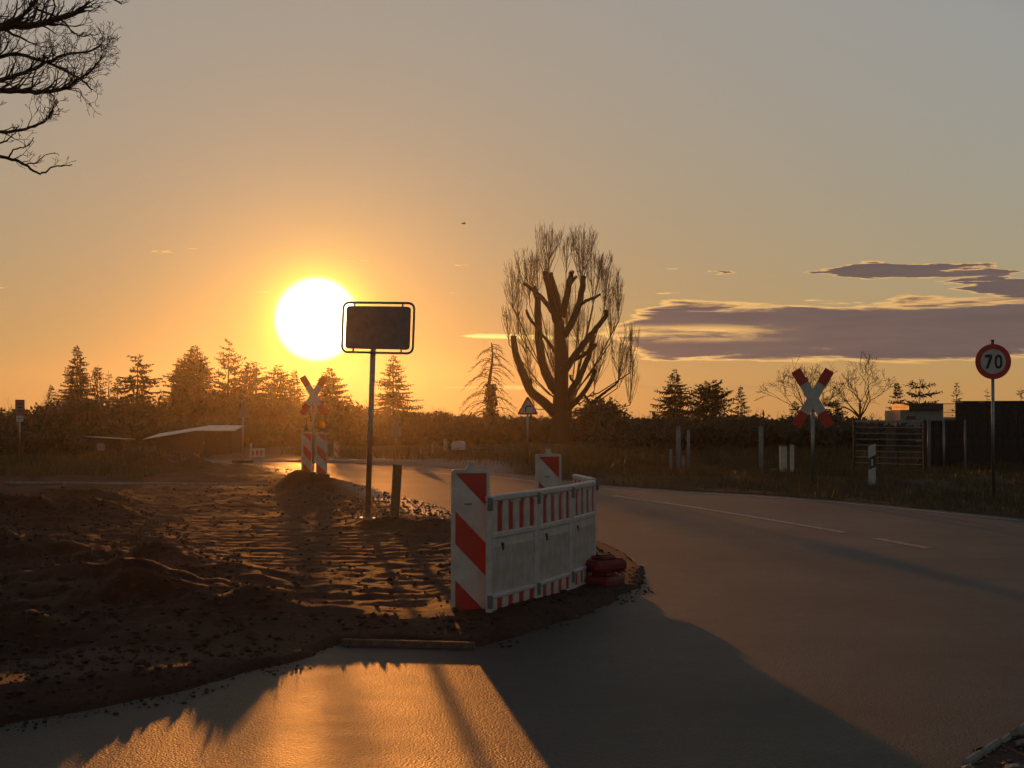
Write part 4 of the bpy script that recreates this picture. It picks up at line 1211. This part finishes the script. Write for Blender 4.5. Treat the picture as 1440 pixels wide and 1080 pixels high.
def tri_sign(label, px, base, top, side, rz, back=False, group=None, foot=False, tilt=0.0):
    x, y = gp(px, base); z = hz(x, y); s = y / F
    t = thing('warning_sign', label, 'sign', (x, y, z), rz, group)
    t.rotation_euler = (0, tilt, rz)
    zt = EYE + (HOR - top) * s - z; h = side * .866
    def tri(sd, off):  # rounded triangle, centroid kept
        cz = zt - h * .667; r = .04 * sd / side; out = []
        for k in range(3):
            a0 = R(-90 + 120 * k - 60)
            c = (math.cos(R(-30 + 120 * k)) * (sd * .577 - 2 * r), cz + math.sin(R(-30 + 120 * k)) * (sd * .577 - 2 * r))
            for j in range(5):
                a = R(-30 + 120 * k - 60 + 30 * j); out.append((c[0] + r * math.cos(a), c[1] + r * math.sin(a)))
        return out
    p = MB(); p.tube([(0, .035, -.15 if not foot else 0), (0, .035, zt - h * .15)], .030, 8); p.build('post', M_GALV, t, True)
    m = MB(); m.prism(tri(side, 0), -.004, .004); pl = m.build('plate', M_GREYM if back else M_FILMR, t)
    if not back:
        m = MB(); m.prism(tri(side * .72, 0), -.008, -.004); f = m.build('white_face', M_FILMW, pl)
        cz = zt - h * .667; k = side
        pts = []
        for j in range(9):
            a = R(180 - 90 * j / 8 * 1.05); pts.append(Vector((-.0 * k + .03 * k + .12 * k * math.cos(a), -.010, cz - .02 * k + .12 * k * math.sin(a))))
        pts = [Vector((-.09 * k, -.010, cz - .17 * k))] + pts + [pts[-1] + Vector((.05 * k, 0, -.005 * k))]
        m = MB(); vs = []; fs = []
        for i, q in enumerate(pts):
            tg = (pts[min(i + 1, len(pts) - 1)] - pts[max(i - 1, 0)]).normalized(); nn = Vector((-tg.z, 0, tg.x)); vs += [tuple(q + nn * .026 * k), tuple(q - nn * .026 * k)]
        for i in range(len(pts) - 1): fs.append((2 * i, 2 * i + 2, 2 * i + 3, 2 * i + 1))
        e = pts[-1]; b = len(vs); vs += [tuple(e + Vector((0, 0, .06 * k))), tuple(e + Vector((.09 * k, 0, -.005 * k))), tuple(e + Vector((0, 0, -.065 * k)))]
        fs.append((b, b + 1, b + 2)); m.add(vs, fs); m.build('bend_arrow', M_BLACK, f)
    if foot:
        m = MB(); m.box((0, .03, .05), (.70, .38, .10), None, .03); m.build('foot', M_RUB, t)
    return t
tri_sign('red-rimmed triangle sign with right-bend arrow beside the pollard', 742, 661, 556, .62, R(3))
tri_sign('triangular sign seen nearly edge-on left of the beacons', 343, 655, 559, .70, R(68), True, None, True)


def back_sign():
    x, y = gp(557, 643); z = hz(x, y); s = y / F
    t = thing('small_sign', 'dim sign back with triangle over a square plate below the spruce', 'sign', (x, y, z), R(5))
    zt = EYE + (HOR - 590) * s - z
    p = MB(); p.tube([(0, .03, -.1), (0, .03, zt - .05)], .028, 8); p.build('post', M_GALV, t, True)
    m = MB(); m.prism([(-.21, zt - .37), (.21, zt - .37), (0, zt)], -.004, .004); m.build('triangle_plate', M_GREYM, t)
    m = MB(); m.prism(rrect(.36, .24, .02, 3, 0, zt - .50), -.004, .004); m.build('square_plate', M_GREYM, t)
back_sign()


def plate_post():
    x, y = gp(28, 657); z = hz(x, y); s = y / F
    t = thing('notice_sign', 'slim post with dark framed plate above a small white plate', 'sign', (x, y, z), R(14))
    def zz(p): return EYE + (HOR - p) * s - z
    p = MB(); p.tube([(0, .03, -.1), (.0, .03, zz(563))], .026, 8); p.build('post', M_GALV, t, True)
    W = 12.6 * s
    m = MB(); m.prism(rrect(W, zz(562) - zz(584), .01, 3, 0, (zz(562) + zz(584)) / 2), -.006, .004); up = m.build('framed_plate', M_FILMR, t)
    m = MB(); m.prism(rrect(W * .72, zz(564.5) - zz(583), .01, 3, 0, (zz(564.5) + zz(583)) / 2), -.010, -.006); f = m.build('plate_face', M_GREYM, up)
    for q in (568, 573, 578):
        m = MB(); m.box((0, -.011, zz(q)), (W * .5, .002, .030)); m.build('print_bar', M_BLACK, f)
    m = MB(); m.prism(rrect(W * .78, zz(584.5) - zz(593), .008, 3, .0, (zz(584.5) + zz(593)) / 2), -.006, .004); lo = m.build('white_plate', M_FILMW, t)
    m = MB(); m.box((0, -.007, zz(588.5)), (W * .55, .002, .022)); m.build('print_bar', M_GREYM, lo)
plate_post()

# ================================================================== posts, gate, shed, fences
def post(name, label, px, base, top, wpx, m, cap=None, group=None, square=False, rz=0.2, dark_to=None, cat='post'):
    x, y = gp(px, base); z = hz(x, y); s = y / F
    t = thing(name, label, cat, (x, y, z), rz, group); h = EYE + (HOR - top) * s - z; w_ = wpx * s
    b = MB()
    if square: b.box((0, 0, h / 2 - .05), (w_, w_, h + .1), None, .01)
    else: b.tube([(0, 0, -.1), (0, 0, h * .5), (0, 0, h)], [w_ / 2] * 3, 12)
    b.build('shaft', m, t, not square)
    c = MB()
    if square: c.box((0, 0, h + .012), (w_ * 1.08, w_ * 1.08, .024), None, .008)
    else: c.tube([(0, 0, h), (0, 0, h + .015), (0, 0, h + .03)], [w_ * .54, w_ * .5, w_ * .2], 12)
    c.build('cap', cap or m, t)
    if dark_to:
        hd = EYE + (HOR - dark_to) * s - z
        c = MB(); c.box((0, 0, hd / 2), (w_ * 1.06, w_ * 1.06, hd), None, .005) if square else c.tube([(0, 0, 0), (0, 0, hd)], w_ * .53, 12)
        c.build('dark_foot', M_RUB, t)
    return t
PG = 'pale posts beside the crossing'
post('steel_post', 'tall pale round post standing alone left of the crossbuck', 1070, 674, 601, 6.5, M_CONC, group=PG)
post('steel_post', 'tallest pale post of the cluster on the verge', 954, 671, 601, 6, M_CONC, group=PG)
post('steel_post', 'thin pale post at the right of the post cluster', 968, 670, 606, 4.5, M_CONC, group=PG)
post('steel_post', 'short stub at the left of the post cluster', 943, 670, 633, 4, M_CONC, group=PG)
post('steel_post', 'short stub between two tall cluster posts', 961, 670, 642, 4, M_CONC, group=PG)
post('marker_post', 'wide pale marker post with dark foot by the crossbuck', 1101, 674, 628, 9, M_FILMW, M_GREYM, PG, True, .1, 664)
post('marker_post', 'narrow pale marker post with dark foot by the crossbuck', 1113.5, 674, 626, 5, M_FILMW, M_GREYM, PG, True, .1, 664)
VG = 'little posts on the far verge'
post('verge_post', 'small round-topped verge post between sign back and cabinet', 591, 651, 632, 4.5, M_CONC, group=VG)
post('verge_post', 'slim leaning verge post left of the small striped beacon', 608, 649, 626, 3.2, M_CONC, group=VG)
post('verge_post', 'short dark verge stake below the bend warning sign', 735, 667, 652, 3.0, M_WOOD, group=VG, square=True)


def delineator():
    x, y = gp(1226, 688); z = hz(x, y); s = y / F
    t = thing('delineator_post', 'white roadside delineator post with black slanted band', 'post', (x, y, z), R(-12))
    h = EYE + (HOR - 626) * s - z
    prof = [(-.075, .05), (-.03, -.055), (.03, -.055), (.075, .05)]
    def seg(z0, z1, nm, m, k, sl0=0.0, sl1=0.0):
        b = MB(); n = 4
        vs = [(a * k, c * k, z0 + sl0 * a) for a, c in prof] + [(a * k, c * k, z1 + sl1 * a) for a, c in prof]
        b.add(vs, [(3, 2, 1, 0), (4, 5, 6, 7)] + [(i, (i + 1) % n, (i + 1) % n + n, i + n) for i in range(n)]); return b.build(nm, m, t)
    seg(-.1, h * .42, 'lower_shaft', M_FILMW, 1.0, 0, .5); seg(h * .42, h * .72, 'black_band', M_BLACK, 1.004, .5, .5); seg(h * .72, h, 'top', M_FILMW, 1.0, .5, .5)
    r = MB(); r.box((0, -.058, h * .57), (.035, .006, .14), None, .004); r.build('reflector', M_WHITE, t)
delineator()


def bar_gate():
    a = Vector(wp(1200, 640, 39.2)); b = Vector(wp(1301, 640, 37.4)); a.z = b.z = 0
    z = min(hz(a.x, a.y), hz(b.x, b.y)); L = (b - a).length; ang = math.atan2(b.y - a.y, b.x - a.x)
    t = thing('bar_gate', 'dark field gate of many thin horizontal rails beside the board fence', 'gate', (a.x, a.y, z - .02), ang)
    Hh = 1.32
    for xx in (.03, L - .03):
        f = MB(); f.box((xx, 0, Hh / 2), (.06, .05, Hh + .04), None, .008); f.build('stile', M_DARKM, t)
    zs = [Hh - .03 - i * .150 for i in range(9)]
    for i, zz in enumerate(zs):
        r = MB(); r.box((L / 2, 0, zz), (L - .12, .030, .026 if i else .06), None, .008); r.build('rail', M_GALV, t)
    for u in (.36, .62):
        r = MB(); r.box((L * u, .035, Hh * .5), (.035, .025, Hh - .08)); r.build('brace', M_DARKM, t)
    r = MB(); r.box((L - .18, -.035, Hh * .62), (.16, .02, .03)); r.build('latch', M_GALV, t)
bar_gate()
post('timber_post', 'brown timber post standing behind the many-railed gate', 1252, 669, 604, 10, M_WOOD, group=None, square=True)
post('gate_post', 'slim steel gatepost between the railed gate and dark boards', 1306, 673, 591, 4.5, M_GREYM, group='slim steel posts by the gate', cat='post')
post('gate_post', 'slim steel fence post in front of the dark boards', 1327, 674, 590, 3.2, M_GALV, group='slim steel posts by the gate', cat='post')
post('wire_post', 'thin fence stake at the near end of the tall boards', 1357, 676, 592, 3.0, M_GREYM, group='slim steel posts by the gate', cat='post')


def board_fence(label, x0, y0, x1, y1, h, bw, name='board_fence'):
    a = Vector((x0, y0, 0)); b = Vector((x1, y1, 0)); L = (b - a).length; ang = math.atan2(y1 - y0, x1 - x0)
    t = thing(name, label, 'fence', (x0, y0, 0), ang)
    n = int(L / bw); rn = random.Random(int(x0 * 10)); me = []
    for k in range(3):
        m = MB(); m.box((0, 0, h / 2), (bw * 1.12, .022, h + (k - 1) * .006)); o = m.build('board', M_DWOOD); me.append(o.data); bpy.data.objects.remove(o)
    for i in range(n):
        o = bpy.data.objects.new('board', me[rn.randint(0, 2)]); COL.objects.link(o); o.parent = t
        o.location = ((i + .5) * bw, -.013 if i % 2 else .013, .02); o.rotation_euler = (0, rn.uniform(-.004, .004), rn.uniform(-.015, .015))
    for zz in (.35, h - .3):
        m = MB(); m.box((L / 2, .055, zz), (L, .045, .08)); m.build('cross_rail', M_DWOOD, t)
    m = MB(); m.box((L / 2, 0, h + .035), (L + .04, .11, .03), None, .006); m.build('capping', M_DWOOD, t)
    return t
board_fence('tall dark board fence behind the speed limit sign', (1344 - 720) * 42 / F, 42.0, 19.0, 39.0, 1.86, .20)
board_fence('lower dark board screen between the railed gate and tall boards', (1300 - 720) * 40 / F, 40.3, (1346 - 720) * 41.4 / F, 41.4, 1.33, .18)


def glazed_shed():
    d = 72.0; s = d / F
    x0 = (1266 - 720) * s; x1 = (1325 - 720) * s; x2 = (1346 - 720) * s
    t = thing('garden_shed', 'low grey flat-roofed shed with glazed bay above the fence', 'shed', (x0, d, 0))
    W = x1 - x0; W2 = x2 - x0; H = EYE + (HOR - 577) * s; Hr = EYE + (HOR - 567.2) * s
    m = MB(); m.box((W / 2, 1.5, H / 2 - .05), (W, 3.0, H + .1)); m.build('wall', M_WALLG, t)
    m = MB(); m.box((W / 2 + .18, 1.45, (H + Hr) / 2 + .002), (W - .36, 3.3, Hr - H), None, .02); m.build('roof', M_DARKM, t)
    m = MB(); m.box((.5, -.012, H * .80), (.42, .03, .16)); w_ = m.build('window', M_DARKM, t)
    m = MB(); m.box((.5, -.030, H * .80), (.36, .008, .10)); m.build('pane', M_GLASS, w_)
    # glazed bay
    m = MB()
    m.box((W + .03, .06, Hr / 2), (.06, .06, Hr)); m.box((W2 - .03, .06, Hr / 2), (.06, .06, Hr))
    m.box(((W + W2) / 2, .06, Hr - .02), (W2 - W - .12, .05, .04)); m.box(((W + W2) / 2, .06, H - .10), (W2 - W - .12, .05, .03)); m.box(((W + W2) / 2, .06, H - .33), (W2 - W - .12, .05, .05))
    fr = m.build('bay_frame', M_GALV, t)
    for z0, z1 in ((H - .08, Hr - .045), (H - .30, H - .12)):
        m = MB(); m.box(((W + W2) / 2, .06, (z0 + z1) / 2), (W2 - W - .13, .008, z1 - z0 - .01)); m.build('pane', M_GLASS, fr)
    m = MB(); m.box(((W + W2) / 2, .06, (H - .36) / 2), (W2 - W - .12, .04, H - .36)); m.build('bay_panel', M_WOOD, t)
    m = MB(); m.box((.17, .5, Hr - .02), (.34, 1.2, .03)); m.build('canopy', M_GLASS, t)
glazed_shed()


def lean_to():
    d = 60.0; s = d / F
    x0 = (213 - 720) * s; x1 = (326 - 720) * s; W = x1 - x0
    t = thing('lean_to_shed', 'long low shed with pale sloping sheet roof below the spruces', 'shed', (x0, d, 0))
    h0 = EYE + (HOR - 617) * s; h1 = EYE + (HOR - 606) * s
    m = MB(); m.add([(.2, 0, -.1), (W, 0, -.1), (W, 0, h1 - .02), (W * .58, 0, h1 - .01), (.2, 0, h0 - .02), (.2, 2.2, -.1), (W, 2.2, -.1), (W, 2.2, h1 - .02), (W * .58, 2.2, h1 - .01), (.2, 2.2, h0 - .02)],
                    [(0, 1, 2, 3, 4), (9, 8, 7, 6, 5), (1, 6, 7, 2), (0, 4, 9, 5), (4, 3, 8, 9), (3, 2, 7, 8)]); m.build('wall', M_DWOOD, t)
    def sheet(xa, za, xb, zb):
        dv = Vector((xb - xa, 0, zb - za)); n = max(2, int(dv.length / .42))
        for i in range(n):
            p0 = Vector((xa, 0, za)) + dv * i / n; p1 = Vector((xa, 0, za)) + dv * (i + .985) / n
            m = MB(); m.add([(p0.x, -.30, p0.z - .05), (p1.x, -.30, p1.z - .05), (p1.x, 2.4, p1.z + .13), (p0.x, 2.4, p0.z + .13),
                             (p0.x, -.30, p0.z - .025), (p1.x, -.30, p1.z - .025), (p1.x, 2.4, p1.z + .155), (p0.x, 2.4, p0.z + .155)],
                            [(3, 2, 1, 0), (4, 5, 6, 7), (0, 1, 5, 4), (1, 2, 6, 5), (2, 3, 7, 6), (3, 0, 4, 7)]); m.build('roof_sheet', M_ROOFP, t)
    sheet(-.25, h0 + .02, W * .58, h1 + .05); sheet(W * .58, h1 + .05, W + .15, h1 + .05)
    m = MB(); m.box((W * .62, -.02, .42), (.18, .04, .84)); dr = m.build('door', M_DARKM, t)
    m = MB(); m.box((W * .66, -.05, .45), (.02, .03, .08)); m.build('handle', M_GALV, dr)
lean_to()


def small_hut():
    d = 55.0; s = d / F
    x0 = (125 - 720) * s; W = 48 * s
    t = thing('garden_hut', 'low dark hut with pale round-cornered panel before the undergrowth', 'hut', (x0, d, 0))
    h = EYE + (HOR - 619) * s
    m = MB(); m.box((W / 2, .6, h / 2 - .05), (W, 1.2, h + .1)); m.build('wall', M_DWOOD, t)
    m = MB(); m.box((W / 2, .55, h + .05), (W + .25, 1.6, .06), Matrix.Rotation(.06, 3, 'Y'), .01); m.build('roof', M_DARKM, t)
    m = MB(); m.prism(rrect(.30, .27, .08, 4, W * .36, h - .24), -.02, .0); m.build('pale_panel', M_CONC, t)
small_hut()


def low_board():
    x, y = gp(362, 647.5); z = hz(x, y); s = y / F
    t = thing('barrier_board', 'small white barrier board with red blocks beyond the road end', 'barrier', (x, y, z), R(-6))
    W = 22 * s; zt = EYE + (HOR - 630.5) * s - z; zb = EYE + (HOR - 643) * s - z
    m = MB(); m.prism(rrect(W, zt - zb, .02, 3, 0, (zt + zb) / 2), -.012, .012); b = m.build('board', M_FILMW, t)
    for k in range(3):
        m = MB(); m.box((-W * .28 + k * W * .28, -.0135, (zt + zb) / 2), (W * .15, .003, (zt - zb) * .55)); m.build('red_block', M_FILMR, b)
    for e in (-1, 1):
        m = MB(); m.box((e * W * .36, .03, zb / 2), (.04, .04, zb + .04)); m.build('leg', M_GALV, t)
    m = MB(); m.tube([(-W * .42, .02, zt), (-W * .42, .02, zt + .16)], [.03, .05], 8); m.build('end_knob', M_WHITE, t)
low_board()


def cabinet():
    x, y = gp(645, 646); z = hz(x, y); s = y / F
    t = thing('grit_cabinet', 'grey cabinet with pale arched lid on the far verge', 'cabinet', (x, y, z - .02), R(-10))
    W = 17 * s; h = EYE + (HOR - 619) * s - z; hb = h * .52
    m = MB(); m.box((0, 0, hb / 2), (W * .86, .36, hb), None, .02); m.build('body', M_DARKM, t)
    m = MB(); out = [(-W / 2, hb * .86), (W / 2, hb * .86)] + [(W / 2 * math.cos(R(a)), h - .10 + .10 * math.sin(R(a))) for a in range(0, 181, 20)]
    m.prism(out, -.22, .20); m.build('lid', M_WHITE, t)
    m = MB(); m.box((0, -.225, hb * 1.0), (W * .4, .02, .03), Matrix.Rotation(-.2, 3, 'Y')); m.build('grip', M_GALV, t)
cabinet()


def railing():
    x, y = gp(664, 644); x1, y1 = gp(713, 645); z = hz(x, y); L = math.hypot(x1 - x, y1 - y); s = y / F
    t = thing('low_railing', 'low thin metal railing beside the lidded cabinet', 'railing', (x, y, z), math.atan2(y1 - y, x1 - x))
    h = EYE + (HOR - 630) * s - z
    m = MB(); m.tube([(0, 0, h), (L, 0, h)], .018, 6); m.build('rail', M_GALV, t)
    m = MB(); m.tube([(0, 0, h * .5), (L, 0, h * .5)], .013, 6); m.build('rail', M_GALV, t)
    for k in range(4):
        m = MB(); m.tube([(L * k / 3, 0, -.05), (L * k / 3, 0, h)], .016, 6); m.build('post', M_GALV, t)
railing()

# ---- edging boards on the dug-out strip
def edging(label, p0, p1, h, th, m, lift):
    a = Vector(p0); b = Vector(p1); L = (b - a).length; ang = math.atan2(b.y - a.y, b.x - a.x)
    t = thing('path_edging', label, 'edging', (a.x, a.y, lift), ang, 'edging boards across the dug-out strip')
    n = max(1, int(L / 2.2))
    for k in range(n):
        mb = MB(); mb.box((L * (k + .5) / n, 0, 0), (L / n - .008, th, h), None, .006); mb.build('board', m, t)
    for k in range(n + 1):
        mb = MB(); mb.box((min(max(L * k / n, .05), L - .05), th * .5 + .016, -.02), (.04, .03, h)); mb.build('stake', M_WOOD, t)
xa, ya = gp(480, 906); xc, yc = gp(668, 911)
edging('short timber edging board laid beside the near beacon foot', (xa, ya), (xc, yc), .06, .045, M_WOOD, .012)
xa, ya = gp(8, 684); xc, yc = gp(374, 687)
edging('long straight edging board across the far end of dug-up strip', (xa, ya), (xc, yc), .05, .07, M_CONC, .085)

# ---- kerb fragments at the corner
kerb = thing('kerb_row', 'broken row of narrow sunken kerb stones at the asphalt corner', 'kerb', (*gp(1342, 1076), 0))
kx = [gp(1342, 1076), gp(1366, 1062), gp(1392, 1048), gp(1416, 1032), gp(1440, 1017)]
for i in range(4):
    a, b = Vector(kx[i]), Vector(kx[i + 1]); L = (b - a).length
    m = MB(); m.box((0, 0, .0), (L * .93, .035, .10), None, .012)
    o = m.build('kerb_stone', M_CONC); o.location = ((a.x + b.x) / 2 + .03, (a.y + b.y) / 2 - .02, -.012 + .006 * (i % 2)); o.rotation_euler = (0.02 * (i - 1), 0, math.atan2(b.y - a.y, b.x - a.x) + .05 * (i % 2))
    o.parent = kerb; o.location -= kerb.location

# ---- bird
def bird():
    p = wp(652, 314, 90.0)
    t = thing('bird', 'tiny dark bird gliding high above the sign', 'bird', tuple(p), .4)
    b = MB(); b.tube([(-.16, 0, 0), (-.08, 0, .01), (.04, 0, .01), (.12, 0, 0), (.16, 0, -.005)], [.004, .035, .04, .02, .004], 7); b.build('body', M_BLACK, t, True)
    for sg in (-1, 1):
        m = MB(); m.add([(.05, sg * .02, .015), (-.05, sg * .02, .01), (-.06, sg * .16, .07), (.03, sg * .17, .075), (-.05, sg * .34, .05)], [(0, 1, 2, 3), (3, 2, 4)]); m.build('wing', M_BLACK, t)
bird()

# ================================================================== haze box added for the orange glare veil round the sun
HAZE = 1.9e-4
mb = MB(); mb.box((0, 170, 6.1), (860, 500, 14.8))
hb = mb.build('haze', bpy.data.materials.new('sun_veil_haze'))
tag(hb, 'thin haze added over the whole place for the glare veil round the sun', 'haze', kind='stuff')
hm = hb.data.materials[0]; hm.use_nodes = True
ht = hm.node_tree; ht.nodes.clear()
ho = ht.nodes.new('ShaderNodeOutputMaterial'); hv = ht.nodes.new('ShaderNodeVolumePrincipled')
hv.inputs['Color'].default_value = (0.95, 0.90, 0.84, 1)
hv.inputs['Density'].default_value = HAZE
hv.inputs['Anisotropy'].default_value = 0.9
ht.links.new(hv.outputs[0], ho.inputs['Volume'])
